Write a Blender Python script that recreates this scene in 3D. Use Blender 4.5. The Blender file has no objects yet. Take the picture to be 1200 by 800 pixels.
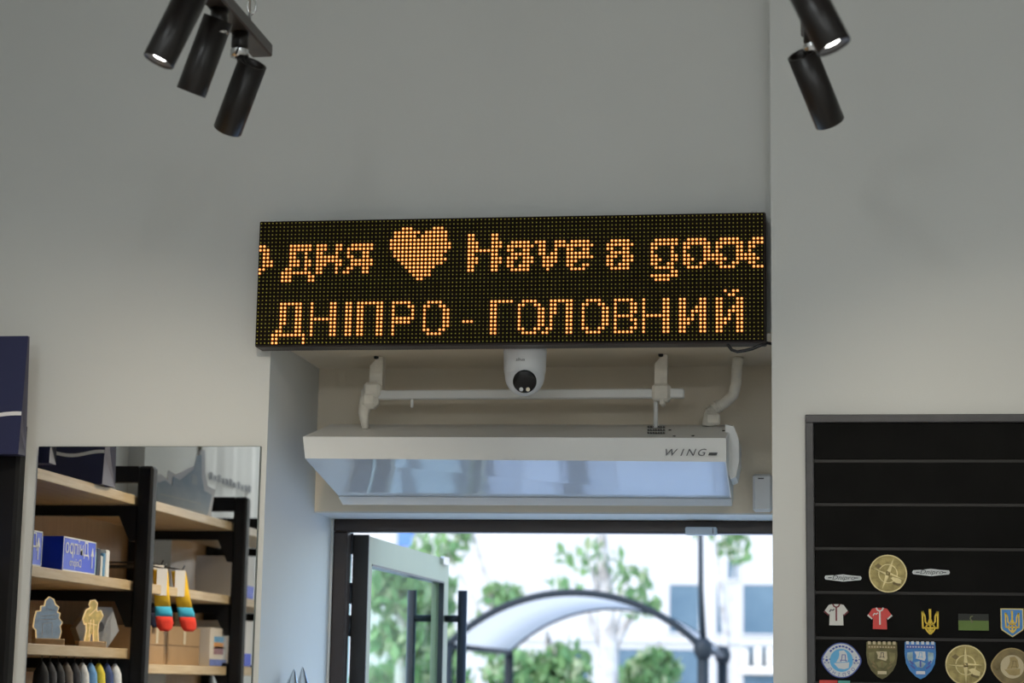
import bpy, bmesh, math, random
from mathutils import Vector, Matrix, Euler
random.seed(7)
SC = bpy.context.scene
COL = SC.collection
PI = math.pi

# ------------------------------------------------------------------ camera
FPX = 2333.6                                   # 70 mm lens on a 36 mm sensor, 1200 px wide frame
YAW, PITCH, ROLL = 0.153586, 0.169016, -0.016999
CAM = Vector((1.4034, -4.8896, 1.60))
def rot(yaw, pitch, roll):
    cy, sy, cp, sp, cr, sr = math.cos(yaw), math.sin(yaw), math.cos(pitch), math.sin(pitch), math.cos(roll), math.sin(roll)
    return (Matrix(((cy, -sy, 0), (sy, cy, 0), (0, 0, 1))) @ Matrix(((1, 0, 0), (0, cp, -sp), (0, sp, cp)))
            @ Matrix(((cr, 0, sr), (0, 1, 0), (-sr, 0, cr))))
RM = rot(YAW, PITCH, ROLL)
RIGHT, FWD, UP = RM.col[0].copy(), RM.col[1].copy(), RM.col[2].copy()
cam = bpy.data.cameras.new('camera')
cam.sensor_fit = 'HORIZONTAL'; cam.sensor_width = 36.0; cam.lens = FPX * 36 / 1200
cam.clip_start = 0.05; cam.clip_end = 400
cam.dof.use_dof = True; cam.dof.focus_distance = 4.85; cam.dof.aperture_fstop = 4.0
camo = bpy.data.objects.new('camera', cam); COL.objects.link(camo)
m3 = Matrix((RIGHT, UP, -FWD)).transposed()
camo.matrix_world = Matrix.Translation(CAM) @ m3.to_4x4()
SC.camera = camo

# ------------------------------------------------------------------ world, sun, room fill lights, exposure
wd = bpy.data.worlds.new('sky'); SC.world = wd; wd.use_nodes = True
nt = wd.node_tree; nt.nodes.clear()
sky = nt.nodes.new('ShaderNodeTexSky'); sky.sky_type = 'NISHITA'; sky.sun_disc = False
sky.sun_elevation = math.radians(48); sky.sun_rotation = math.radians(200); sky.dust_density = 0.6
bg = nt.nodes.new('ShaderNodeBackground'); bg.inputs['Strength'].default_value = 0.85
wo = nt.nodes.new('ShaderNodeOutputWorld')
nt.links.new(sky.outputs[0], bg.inputs[0]); nt.links.new(bg.outputs[0], wo.inputs[0])

def add_light(name, kind, loc, direction, energy, color, **kw):
    l = bpy.data.lights.new(name, kind); l.energy = energy; l.color = color
    for k, v in kw.items(): setattr(l, k, v)
    o = bpy.data.objects.new(name, l); COL.objects.link(o)
    o.location = loc; o.rotation_euler = Vector(direction).to_track_quat('-Z', 'Y').to_euler()
    return o
add_light('sun', 'SUN', (0, -20, 30), (0.34, 0.66, -0.72), 3.4, (1.0, 0.95, 0.88), angle=0.01)
# unseen ceiling lamps added as fill for the room's ambient light
CEIL = [((0.0, -4.6, 4.05), 36), ((2.9, -6.2, 4.05), 24)]
REAR_FILL = [((0.4, -8.0, 2.75), 52), ((2.6, -8.0, 2.75), 52)]   # unseen rear lamps added to brighten the recess under the display
for (loc, e) in CEIL:
    add_light('ceiling_lamp_light', 'AREA', loc, (0, 0, -1), e, (0.92, 0.98, 1.0), shape='RECTANGLE', size=1.2, size_y=0.5)

for (loc, e) in REAR_FILL:
    add_light('pendant_light', 'POINT', loc, (0, 0, -1), e, (0.95, 0.985, 1.0), shadow_soft_size=0.12)

SC.view_settings.view_transform = 'Standard'
SC.view_settings.look = 'None'
SC.view_settings.gamma = 1.0
SC.view_settings.use_curve_mapping = False
SC.view_settings.exposure = 0.0
SC.cycles.use_denoising = True
SC.cycles.max_bounces = 10
SC.cycles.caustics_reflective = False
SC.cycles.caustics_refractive = False
SC.cycles.sample_clamp_indirect = 6.0

# ------------------------------------------------------------------ helpers
def ray(px, py):
    return (FWD + RIGHT * ((px - 600) / FPX) + UP * ((400 - py) / FPX))
def at(px, py, Y=None, X=None, Z=None):
    d = ray(px, py)
    t = (Y - CAM.y) / d.y if Y is not None else ((X - CAM.x) / d.x if X is not None else (Z - CAM.z) / d.z)
    return CAM + d * t
def inmirror(px, py, **k):                     # where a thing seen in the wall mirror (plane Y = 0) really stands
    p = at(px, py, **k); p.y = -p.y
    return p

def mat(name, col, rough=0.5, metal=0.0, var=0.0, scale=8.0, bump=0.0, bscale=60.0, emit=None, estr=0.0, spec=0.5,
        col2=None, trans=0.0, alpha=1.0, coat=0.0):
    m = bpy.data.materials.new(name); m.use_nodes = True
    n = m.node_tree; b = n.nodes['Principled BSDF']
    b.inputs['Base Color'].default_value = (*col, 1); b.inputs['Roughness'].default_value = rough
    b.inputs['Metallic'].default_value = metal; b.inputs['Specular IOR Level'].default_value = spec
    b.inputs['Transmission Weight'].default_value = trans; b.inputs['Alpha'].default_value = alpha
    b.inputs['Coat Weight'].default_value = coat
    if emit: b.inputs['Emission Color'].default_value = (*emit, 1); b.inputs['Emission Strength'].default_value = estr
    if var or bump or col2:
        tc = n.nodes.new('ShaderNodeTexCoord')
    if var or col2:
        nz = n.nodes.new('ShaderNodeTexNoise'); nz.inputs['Scale'].default_value = scale; nz.inputs['Detail'].default_value = 4
        rp = n.nodes.new('ShaderNodeValToRGB')
        c2 = col2 or tuple(min(1, c * (1 + var)) for c in col); c1 = col if col2 else tuple(c * (1 - var) for c in col)
        rp.color_ramp.elements[0].position = 0.35; rp.color_ramp.elements[1].position = 0.65
        rp.color_ramp.elements[0].color = (*c1, 1); rp.color_ramp.elements[1].color = (*c2, 1)
        n.links.new(tc.outputs['Object'], nz.inputs['Vector']); n.links.new(nz.outputs['Fac'], rp.inputs[0])
        n.links.new(rp.outputs[0], b.inputs['Base Color'])
    if bump:
        nb = n.nodes.new('ShaderNodeTexNoise'); nb.inputs['Scale'].default_value = bscale; nb.inputs['Detail'].default_value = 3
        bp = n.nodes.new('ShaderNodeBump'); bp.inputs['Strength'].default_value = bump; bp.inputs['Distance'].default_value = 0.004
        n.links.new(tc.outputs['Object'], nb.inputs['Vector']); n.links.new(nb.outputs['Fac'], bp.inputs['Height'])
        n.links.new(bp.outputs[0], b.inputs['Normal'])
    return m

def wood(name, c1, c2, axis=1, scale=5.0, rough=0.45):
    m = mat(name, c1, rough); n = m.node_tree; b = n.nodes['Principled BSDF']
    tc = n.nodes.new('ShaderNodeTexCoord'); mp = n.nodes.new('ShaderNodeMapping')
    s = [22, 22, 22]; s[axis] = 1.6; mp.inputs['Scale'].default_value = s
    nz = n.nodes.new('ShaderNodeTexNoise'); nz.inputs['Scale'].default_value = scale; nz.inputs['Detail'].default_value = 5
    rp = n.nodes.new('ShaderNodeValToRGB'); rp.color_ramp.elements[0].position = .3; rp.color_ramp.elements[1].position = .7
    rp.color_ramp.elements[0].color = (*c1, 1); rp.color_ramp.elements[1].color = (*c2, 1)
    n.links.new(tc.outputs['Object'], mp.inputs[0]); n.links.new(mp.outputs[0], nz.inputs['Vector'])
    n.links.new(nz.outputs['Fac'], rp.inputs[0]); n.links.new(rp.outputs[0], b.inputs['Base Color'])
    return m

def glass_mat(name, tint, gloss=0.08, ior=1.5):
    m = bpy.data.materials.new(name); m.use_nodes = True; n = m.node_tree; n.nodes.clear()
    o = n.nodes.new('ShaderNodeOutputMaterial'); mx = n.nodes.new('ShaderNodeMixShader')
    tr = n.nodes.new('ShaderNodeBsdfTransparent'); gl = n.nodes.new('ShaderNodeBsdfGlossy'); lw = n.nodes.new('ShaderNodeFresnel')
    lw.inputs['IOR'].default_value = ior
    tr.inputs[0].default_value = (*tint, 1); gl.inputs['Roughness'].default_value = 0.02
    mt = n.nodes.new('ShaderNodeMath'); mt.operation = 'ADD'; mt.inputs[1].default_value = gloss
    n.links.new(lw.outputs[0], mt.inputs[0]); n.links.new(mt.outputs[0], mx.inputs[0])
    n.links.new(tr.outputs[0], mx.inputs[1]); n.links.new(gl.outputs[0], mx.inputs[2]); n.links.new(mx.outputs[0], o.inputs[0])
    return m

ORG = {}
class MB:
    """collects faces in world space; build() links them as one mesh object"""
    def __init__(s): s.v = []; s.f = []; s.m = []; s.mi = 0; s.smooth = []
    def add(s, vs, fs, smooth=False):
        b = len(s.v); s.v += [Vector(v) for v in vs]
        for f in fs: s.f.append([b + i for i in f]); s.m.append(s.mi); s.smooth.append(smooth)
        return s
    def box(s, a, b, M=None, o=(0, 0, 0)):
        (x0, y0, z0), (x1, y1, z1) = a, b
        vs = [(x, y, z) for z in (z0, z1) for y in (y0, y1) for x in (x0, x1)]
        if M is not None: vs = [M @ Vector(v) + Vector(o) for v in vs]
        return s.add(vs, [(0, 2, 3, 1), (4, 5, 7, 6), (0, 1, 5, 4), (2, 6, 7, 3), (0, 4, 6, 2), (1, 3, 7, 5)])
    def cbox(s, a, b, c=0.004, M=None, o=(0, 0, 0)):
        """box with chamfered edges"""
        lo = Vector(a); hi = Vector(b); bm = bmesh.new(); bmesh.ops.create_cube(bm, size=1)
        sz = hi - lo; ct = (hi + lo) / 2
        for v in bm.verts: v.co = Vector((v.co.x * sz.x, v.co.y * sz.y, v.co.z * sz.z))
        bmesh.ops.bevel(bm, geom=bm.edges[:], offset=min(c, min(sz) * .45), segments=1, affect='EDGES')
        vs = [(v.co + ct) for v in bm.verts]
        if M is not None: vs = [M @ v + Vector(o) for v in vs]
        bm.verts.index_update(); fs = [[v.index for v in f.verts] for f in bm.faces]; bm.free()
        return s.add(vs, fs)
    def tube(s, pts, r, n=8, cap=True):
        pts = [Vector(p) for p in pts]; rs = r if isinstance(r, (list, tuple)) else [r] * len(pts)
        vs = []; fs = []; prev = None
        for i, p in enumerate(pts):
            t = (pts[min(i + 1, len(pts) - 1)] - pts[max(i - 1, 0)]).normalized()
            a = t.orthogonal().normalized() if prev is None else (prev - t * prev.dot(t)).normalized()
            prev = a; c = t.cross(a)
            for k in range(n):
                w = 2 * PI * k / n; vs.append(p + (a * math.cos(w) + c * math.sin(w)) * rs[i])
        for i in range(len(pts) - 1):
            for k in range(n):
                fs.append((i * n + k, i * n + (k + 1) % n, (i + 1) * n + (k + 1) % n, (i + 1) * n + k))
        b = len(s.v); s.add(vs, fs, True)
        if cap: 
            for f in (tuple(range(n))[::-1], tuple((len(pts) - 1) * n + k for k in range(n))):
                s.f.append([b + i for i in f]); s.m.append(s.mi); s.smooth.append(False)
        return s
    def lathe(s, prof, base, axis, n=32, smooth=True, closed=False):
        """prof: (radius, distance along axis)"""
        ax = Vector(axis).normalized(); a = ax.orthogonal().normalized(); c = ax.cross(a); base = Vector(base)
        vs = []; fs = []
        for (r, h) in prof:
            for k in range(n):
                w = 2 * PI * k / n; vs.append(base + ax * h + (a * math.cos(w) + c * math.sin(w)) * max(r, 1e-5))
        L = len(prof)
        for i in range(L - 1 if not closed else L):
            j = (i + 1) % L
            for k in range(n): fs.append((i * n + k, i * n + (k + 1) % n, j * n + (k + 1) % n, j * n + k))
        return s.add(vs, fs, smooth)
    def prism(s, poly, f0, f1):
        """poly: list of 2-D points; f0/f1 map a point to the two end positions"""
        n = len(poly); vs = [f0(p) for p in poly] + [f1(p) for p in poly]
        fs = [tuple(range(n))[::-1], tuple(range(n, 2 * n))] + [(i, (i + 1) % n, n + (i + 1) % n, n + i) for i in range(n)]
        return s.add(vs, fs)
    def flat(s, o, pts, h0, h1, th=0.0):
        """outline in the X-Z plane around o, standing out of a wall towards -Y from h0 to h1"""
        o = Vector(o); ct, st = math.cos(th), math.sin(th)
        q = [(x * ct - z * st, x * st + z * ct) for x, z in pts]
        return s.prism(q, lambda p: o + Vector((p[0], -h0, p[1])), lambda p: o + Vector((p[0], -h1, p[1])))
    def build(s, name, mats, parent=None, loc=None):
        me = bpy.data.meshes.new(name)
        o = bpy.data.objects.new(name, me); COL.objects.link(o)
        if parent is not None:
            org = ORG[parent.as_pointer()]; o.parent = parent
        else:
            org = Vector(loc) if loc is not None else Vector((sum(v.x for v in s.v) / len(s.v), sum(v.y for v in s.v) / len(s.v), min(v.z for v in s.v)))
            o.location = org
        ORG[o.as_pointer()] = org
        me.from_pydata([v - org for v in s.v], [], s.f)
        for m in (mats if isinstance(mats, (list, tuple)) else [mats]): me.materials.append(m)
        me.polygons.foreach_set('material_index', s.m); me.polygons.foreach_set('use_smooth', s.smooth)
        bm = bmesh.new(); bm.from_mesh(me); bmesh.ops.recalc_face_normals(bm, faces=bm.faces[:]); bm.to_mesh(me); bm.free()
        me.update()
        return o
def tag(o, label=None, cat=None, group=None, kind=None):
    if label: o['label'] = label
    if cat: o['category'] = cat
    if group: o['group'] = group
    if kind: o['kind'] = kind
    return o
def thing(name, loc, label, cat, group=None, kind=None):
    o = bpy.data.objects.new(name, None); COL.objects.link(o); o.location = loc; o.empty_display_size = 0.05
    ORG[o.as_pointer()] = Vector(loc)
    return tag(o, label, cat, group, kind)
def struct(name, mb, m, label=None, parent=None):
    o = mb.build(name, m, parent)
    if parent is None: o['kind'] = 'structure'
    if label: o['label'] = label
    return o
def text_faces(body, size, shear=0.0, spacing=1.0):
    """outline mesh of a word: (verts 2-D, faces), baseline at the origin, centred"""
    cu = bpy.data.curves.new('word', 'FONT'); cu.body = body; cu.size = size; cu.align_x = 'CENTER'; cu.shear = shear
    cu.space_character = spacing; cu.resolution_u = 3
    ob = bpy.data.objects.new('word', cu); COL.objects.link(ob)
    bpy.context.view_layer.update(); dg = bpy.context.evaluated_depsgraph_get()
    me = bpy.data.meshes.new_from_object(ob.evaluated_get(dg))
    vs = [(v.co.x, v.co.y) for v in me.vertices]; fs = [tuple(p.vertices) for p in me.polygons]
    bpy.data.objects.remove(ob); bpy.data.curves.remove(cu); bpy.data.meshes.remove(me)
    return vs, fs
def word(mb, body, size, o, u, v, shear=0.0, spacing=1.0):
    vs, fs = text_faces(body, size, shear, spacing); o, u, v = Vector(o), Vector(u), Vector(v)
    return mb.add([o + u * x + v * y for x, y in vs], fs)
def stroke(pts, w):
    """flat outline polygon of a 2-D polyline of width w (w may taper: list)"""
    P = [Vector(p) for p in pts]; ws = w if isinstance(w, (list, tuple)) else [w] * len(P); L = []; R = []
    for i, p in enumerate(P):
        t = (P[min(i + 1, len(P) - 1)] - P[max(i - 1, 0)]).normalized(); n = Vector((-t.y, t.x)) * ws[i] / 2
        L.append(p + n); R.append(p - n)
    return [tuple(q) for q in L + R[::-1]]
def circ(r, n=24, c=(0, 0), a0=0, a1=2 * PI):
    full = abs(a1 - a0 - 2 * PI) < 1e-6
    return [(c[0] + r * math.cos(a0 + (a1 - a0) * k / (n if full else n - 1)), c[1] + r * math.sin(a0 + (a1 - a0) * k / (n if full else n - 1))) for k in range(n)]
def ring(mb, o, r0, r1, h0, h1, n=32, c=(0, 0)):
    o = Vector(o) + Vector((c[0], 0, c[1]))
    return mb.lathe([(r0, h0), (r0, h1), (r1, h1), (r1, h0)], o, (0, -1, 0), n, False, True)

# ------------------------------------------------------------------ materials
M = {}
M['wall'] = mat('wall_paint', (0.70, 0.71, 0.69), 0.85, var=0.015, scale=1.5, bump=0.06, bscale=180)
M['recess'] = mat('recess_plaster', (0.80, 0.71, 0.57), 0.85, var=0.03, scale=3, bump=0.08, bscale=120)
M['reveal'] = mat('reveal_paint', (0.70, 0.71, 0.70), 0.75, var=0.015, scale=2, bump=0.05, bscale=150)
M['ceil'] = mat('ceiling_paint', (0.5, 0.5, 0.49), 0.9, var=0.02)
M['floor'] = mat('floor_tile', (0.60, 0.57, 0.53), 0.35, var=0.06, scale=2)
M['white_metal'] = mat('white_enamel', (0.80, 0.805, 0.79), 0.35, var=0.02, scale=4)
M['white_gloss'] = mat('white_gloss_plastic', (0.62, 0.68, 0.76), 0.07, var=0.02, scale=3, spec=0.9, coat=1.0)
M['white_plastic'] = mat('white_plastic', (0.76, 0.77, 0.78), 0.3, var=0.01)
M['foam'] = mat('old_white_paint', (0.84, 0.80, 0.71), 0.7, var=0.08, scale=25, bump=0.3, bscale=60)
M['brown'] = mat('dark_brown_aluminium', (0.035, 0.022, 0.018), 0.35, var=0.1, scale=6)
M['sage'] = mat('pale_sage_enamel', (0.29, 0.30, 0.19), 0.5, var=0.02)
M['black'] = mat('black_metal', (0.012, 0.012, 0.014), 0.4, var=0.2, scale=10)
M['spot_black'] = mat('spotlight_black', (0.010, 0.007, 0.006), 0.33, var=0.1, scale=10)
M['spot_bar'] = mat('spotlight_bar', (0.05, 0.04, 0.035), 0.35, var=0.1)
M['chrome'] = mat('chrome', (0.7, 0.7, 0.7), 0.15, 1.0)
M['lamp_glow'] = mat('lamp_lens', (1, 1, 1), 0.3, emit=(1, 0.97, 0.93), estr=14)
M['reflector'] = mat('lamp_reflector', (.16, .16, .165), .3, .6)
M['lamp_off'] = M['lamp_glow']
M['led_mask'] = mat('led_mask', (0.010, 0.006, 0.003), 0.75, spec=0.12, var=0.25, scale=150, bump=0.1, bscale=300)
M['led_case'] = mat('led_cabinet', (0.035, 0.022, 0.016), 0.4, var=0.1)
M['led_off'] = mat('led_unlit', (0.85, 0.74, 0.10), 0.25, var=0.25, scale=60, spec=0.7)
M['led_core'] = mat('led_lit_core', (1, 0.8, 0.5), 0.3, emit=(1.0, 0.52, 0.14), estr=1.8)
M['led_rim'] = mat('led_lit_lens', (0.8, 0.3, 0.05), 0.3, emit=(1.0, 0.20, 0.010), estr=0.46)
M['mirror'] = mat('mirror_silver', (0.92, 0.93, 0.92), 0.0, 1.0)
M['glass'] = glass_mat('door_glass', (0.90, 0.98, 0.92), 0.05, 1.0)
M['board_frame'] = mat('charcoal_frame', (0.065, 0.065, 0.07), 0.5, var=0.1, scale=15)
M['board_slat'] = mat('black_slat', (0.005, 0.005, 0.0048), 0.75, var=0.2, scale=12, spec=0.12)
M['board_groove'] = mat('groove_insert', (0.028, 0.026, 0.025), 0.5, var=0.1, spec=0.25)

# ------------------------------------------------------------------ room shell
YD = 0.71                                       # plane of the door frame
YL = 0.505                                      # face of the lintel wall inside the recess
CEILZ = 4.2
XN = at(316.5, 430, Y=0).x                      # left edge of the recess
ZN = at(374, 432, Y=YL).z                       # soffit of the recess
ZB = at(640, 600, Y=YL).z                       # underside of the lintel
YP = -0.10                                      # the right wall stands a little forward
XP = at(904.3, 420, Y=YP).x
XR, XL, YR = 4.6, -1.08, -9.0
b = MB()
b.box((XL - .2, 0, 0), (XN, 0.95, CEILZ)); b.box((XN, 0, ZN + .004), (XP + .3, 0.95, CEILZ))
struct('wall_front', b, M['wall'], 'grey white painted wall around the recess and above the display')
struct('wall_right_front', MB().box((XP, YP, 0), (XR + .2, 0.95, CEILZ)), M['wall'], 'grey white wall that carries the black board')
struct('ceiling_recess', MB().box((XN, .001, ZN), (XP, YL, ZN + .004)), M['recess'], 'cream soffit of the recess')
b = MB(); b.box((XN, YL, ZB), (XP, 0.95, ZN))
struct('wall_recess', b, M['recess'], 'cream lintel wall behind the air curtain')
struct('wall_left', MB().box((XL - .2, YR, 0), (XL, 0, CEILZ)), M['wall'])
struct('wall_right', MB().box((XR, YR, 0), (XR + .2, YP, CEILZ)), M['wall'])
struct('wall_rear', MB().box((XL - .2, YR - .2, 0), (XR + .2, YR, CEILZ)), M['wall'])
struct('ceiling', MB().box((XL - .2, YR - .2, CEILZ), (XR + .2, 0.95, CEILZ + .2)), M['ceil'])
struct('floor', MB().box((XL - .2, YR - .2, -.1), (XR + .2, 0.95, 0)), M['floor'])
# pilaster further back along the left wall, seen only in the mirror
pl = inmirror(172, 540, X=XL + .06)
struct('trim_1', MB().box((XL, pl.y - 0.35, 0), (XL + .06, pl.y, CEILZ)), M['wall'])

# ------------------------------------------------------------------ entrance door
struct('trim_2', MB().box((XN, YL + .002, ZB - .004), (XP, 0.95, ZB)), M['reveal'], 'white soffit under the lintel')
dr = thing('door_1', (XN + .1, YD, 0), 'brown framed glass entrance door standing open', None, kind='structure')
zt = at(640, 611.5, Y=YD).z; zt2 = at(640, 624, Y=YD).z
xj = at(388.5, 700, Y=YD).x; xj2 = at(405, 700, Y=YD).x
fr = MB().cbox((xj, YD, zt2), (XP, YD + .05, ZB - .004), .004).build('top_frame', M['brown'], dr)
MB().cbox((xj, YD, 0), (xj2, YD + .05, zt2), .004).build('jamb', M['brown'], dr)
MB().box((XN, YD - .002, 0), (xj, 0.95, ZB)).build('jamb_plaster', M['reveal'], dr)
# grey blue sensor box on the frame
p0, p1 = at(803, 617, Y=YD - .03), at(840, 626.5, Y=YD - .03)
sn = thing('door_sensor', (p0.x, YD, p1.z), 'small pale blue grey box on the top door frame', 'sensor')
MB().cbox((p0.x, YD - .03, p1.z), (p1.x, YD - .001, p0.z), .003).build('housing', mat('sensor_grey', (.55, .62, .70), .4, var=.02), sn)
MB().box((p1.x - .012, YD - .0315, p1.z + .003), (p1.x - .010, YD - .029, p0.z - .003)).build('seam', M['black'], sn)
# open leaf, hinged on the left and swung outwards
hx, hy = at(413.5, 700, Y=YD + .07).x, YD + .07
ang = math.radians(1.6); LW = 1.12; TH = 0.042
ztl = at(436, 628, Y=hy).z
def leaf(u, w, z):                             # u along the leaf, w across it, z up
    return Vector((hx + w * math.cos(ang) + u * math.sin(ang), hy + u * math.cos(ang) - w * math.sin(ang), z))
def lbox(mb, u0, u1, w0, w1, z0, z1):
    vs = [leaf(u, w, z) for z in (z0, z1) for w in (w0, w1) for u in (u0, u1)]
    return mb.add(vs, [(0, 2, 3, 1), (4, 5, 7, 6), (0, 1, 5, 4), (2, 6, 7, 3), (0, 4, 6, 2), (1, 3, 7, 5)])
lf = thing('door_leaf', leaf(0, 0, 0), 'open glass door leaf in a pale sage frame, swung outwards', 'door')
RH, SW = 0.078, 0.075
tr_ = lbox(MB(), .008, LW, 0, TH, ztl - RH, ztl).build('top_rail', M['sage'], lf)
lbox(MB(), .008, LW, 0, TH, .01, .14).build('bottom_rail', M['sage'], lf)
lbox(MB(), .008, .05, 0, TH, .14, ztl - RH).build('hinge_stile', M['sage'], lf)
lbox(MB(), LW - SW, LW, 0, TH, .14, ztl - RH).build('lock_stile', M['sage'], lf)
lbox(MB(), 0, .008, -.004, TH + .001, .01, ztl + .004).build('hinge_edge', M['black'], lf)
lbox(MB(), .05, LW - SW, TH * .4, TH * .6, .14, ztl - RH).build('pane', M['glass'], lf)
g = MB(); lbox(g, LW - SW - .006, LW - SW, .026, TH + .002, .14, ztl - RH); lbox(g, .05, LW - SW, .004, TH + .002, ztl - RH - .006, ztl - RH)
g.build('gasket', M['black'], lf)
lbox(MB(), LW - .14, LW - .05, TH, TH + .012, ztl - .022, ztl + .004).build('pivot', M['chrome'], lf)
hm = mat('handle_dark', (.008, .010, .013), .45, var=.1, spec=.25)
for (w, nm) in ((TH + .06, 'pull_handle'), (-.075, 'pull_handle')):
    zt_ = at(550, 692, Y=hy + LW - .05).z
    h = MB().tube([leaf(LW - .045, w, .75), leaf(LW - .045, w, zt_)], .016, 12).build(nm, hm, lf)
    for zz in (zt_ - .095, .9):
        MB().tube([leaf(LW - .045, TH if w > 0 else 0, zz), leaf(LW - .045, w, zz)], .012, 10).build('standoff', hm, h)
for yy in (637, 695, 733):
    q = at(408.5 - (yy - 700) * .03, yy, Y=hy - .01); 
    MB().tube([(q.x, hy - .01, q.z - .03), (q.x, hy - .01, q.z + .03)], .009, 8).build('hinge', M['black'], lf)

# ------------------------------------------------------------------ outdoors
M['facade'] = mat('white_facade', (0.33, 0.322, 0.312), 0.8, var=0.03, scale=.4)
M['facade_glass'] = mat('blue_window_glass', (0.035, 0.07, 0.10), 0.4, col2=(0.06, 0.10, 0.13), scale=.8, spec=0.3)
M['asphalt'] = mat('pavement', (0.50, 0.50, 0.51), 0.8, var=0.12, scale=.7)
M['paver_dark'] = mat('paver_dark', (0.10, 0.10, 0.11), 0.7, var=0.15)
M['paver'] = mat('paver_light', (0.62, 0.62, 0.63), 0.6, var=0.06, scale=3)
gz = -0.12
struct('ground', MB().box((-60, 0.95, gz - .2), (60, 80, gz)), M['asphalt'], 'pavement in front of the entrance')
for k, (x0, x1, dk) in enumerate(((-.9, -.62, 1), (-.35, -.30, 1), (-.12, .02, 1), (.16, .30, 0), (.34, .42, 1), (.55, .95, 0), (1.0, 1.06, 1), (1.25, 1.6, 0), (1.72, 2.0, 1), (2.2, 2.5, 1))):  # unseen strips added to put streaks into the air curtain's reflection
    MB().cbox((x0, 1.0, gz), (x1, 6.5, gz + .012), .004).build('paving_strip', M['paver_dark'] if dk else M['paver'], bpy.data.objects['ground'])
YF = 55.0
bd = thing('facade_building', (0, YF, gz), 'sunlit white building with blue windows across the square', 'building')
MB().box((-34, YF, gz), (30, YF + 8, 15)).build('wall', M['facade'], bd)
def far_window(x0, x1, y0, y1, mull=0):
    a, c = at(x0, y0, Y=YF), at(x1, y1, Y=YF)
    f = MB()
    t = .07
    f.box((a.x - t, YF - .06, c.z - t), (a.x, YF, a.z + t)); f.box((c.x, YF - .06, c.z - t), (c.x + t, YF, a.z + t))
    f.box((a.x, YF - .06, a.z), (c.x, YF, a.z + t)); f.box((a.x, YF - .06, c.z - t), (c.x, YF, c.z))
    if mull: f.box(((a.x + c.x) / 2 - .03, YF - .06, c.z), ((a.x + c.x) / 2 + .03, YF, a.z))
    w = f.build('window_frame', M['facade'], bd)
    MB().box((a.x, YF - .02, c.z), (c.x, YF - .002, a.z)).build('pane', M['facade_glass'], w)
for (x0, x1, y0, y1) in [(785, 819, 685, 741), (840, 848, 685, 742), (871, 915, 685, 743), (725, 819, 760, 806), (840, 849, 760, 806),
                         (871, 915, 757, 806), (853, 864, 655, 678), (935, 975, 685, 743), (935, 975, 757, 806), (640, 690, 760, 806)]:
    far_window(x0, x1, y0, y1)
MB().box((at(400, 745, Y=YF).x, YF - .06, at(700, 752, Y=YF).z), (at(1000, 745, Y=YF).x, YF, at(700, 745, Y=YF).z)).build('string_course', M['facade'], bd)
# pale letter-like shape fixed across the lower window
o = at(868, 790, Y=YF - .3); s_ = 60.3 / FPX
lt = MB()
for (x0, x1, y0, y1) in [(0, 40, 0, 9), (2, 9, 9, 29), (15, 24, 9, 31), (29, 37, 9, 31)]:
    lt.cbox((o.x + x0 * s_, YF - .30, o.z + y0 * s_), (o.x + x1 * s_, YF - .12, o.z + y1 * s_), .05)
tag(lt.build('facade_letter', mat('warm_white_sign', (.48, .44, .38), .6, var=.02)), 'white letter shaped sign low on the far facade, beside the wall edge', 'sign')

# blue plate at the left on the far facade
a, c = at(466, 624, Y=YF - .1), at(484, 640, Y=YF - .1)
sg = thing('street_plate', (a.x, YF - .1, c.z), 'small blue plate high on the far facade above the open door', 'sign')
MB().cbox((a.x, YF - .12, c.z), (c.x, YF - .02, a.z + .3), .02).build('plate', mat('blue_plate', (.03, .10, .34), .4, var=.05), sg)
MB().box((a.x + .1, YF - .02, c.z + .1), (c.x - .1, YF, a.z)).build('mount', M['brown'], sg)

# vaulted canopy
YC0, YC1 = 12.6, 16.2
cm_ = mat('canopy_steel', (.010, .014, .017), .6, var=.1, spec=.2)
cs = mat('canopy_sheet', (.42, .42, .415), .5, var=.01, scale=1)
n_ = cs.node_tree; pb = n_.nodes['Principled BSDF']; tl = n_.nodes.new('ShaderNodeBsdfTranslucent'); tl.inputs[0].default_value = (.75, .75, .73, 1)
mxs = n_.nodes.new('ShaderNodeMixShader'); mxs.inputs[0].default_value = .6
n_.links.new(pb.outputs[0], mxs.inputs[1]); n_.links.new(tl.outputs[0], mxs.inputs[2]); n_.links.new(mxs.outputs[0], n_.nodes['Material Output'].inputs[0])
L0, R0, T0 = at(524, 764, Y=YC0), at(824, 752, Y=YC0), at(668, 694, Y=YC0)
zs = (L0.z + R0.z) / 2; rise = T0.z - zs; xc = (L0.x + R0.x) / 2; hw = (R0.x - L0.x) / 2
cp = thing('arched_canopy', (xc, YC0, gz), 'white vaulted canopy on dark steel posts outside the door', 'canopy')
def arch(t, y, dz=0): 
    a = math.radians(180 - 180 * t)
    # circular segment through spring points and crown
    R_ = (hw * hw + rise * rise) / (2 * rise); th = math.asin(hw / R_)
    w = -th + 2 * th * t
    return Vector((xc + R_ * math.sin(w), y, zs + rise - R_ + R_ * math.cos(w) + dz))
N = 28
sh = MB()
vs = [arch(k / N, y, dz) for y in (YC0 + .02, YC1 - .02) for dz in (0.0, .012) for k in range(N + 1)]
q = N + 1
fs = []
for k in range(N): fs += [(k, k + 1, 2 * q + k + 1, 2 * q + k), (q + k, q + k + 1, 3 * q + k + 1, 3 * q + k), (k, k + 1, q + k + 1, q + k), (2 * q + k, 2 * q + k + 1, 3 * q + k + 1, 3 * q + k)]
sh.add(vs, fs, True); sh.build('roof_sheet', cs, cp)
for (y, r) in ((YC0, .032), (YC1, .022)):
    MB().tube([arch(k / N, y) for k in range(N + 1)], r, 8).build('arch_tube', cm_, cp)
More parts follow.
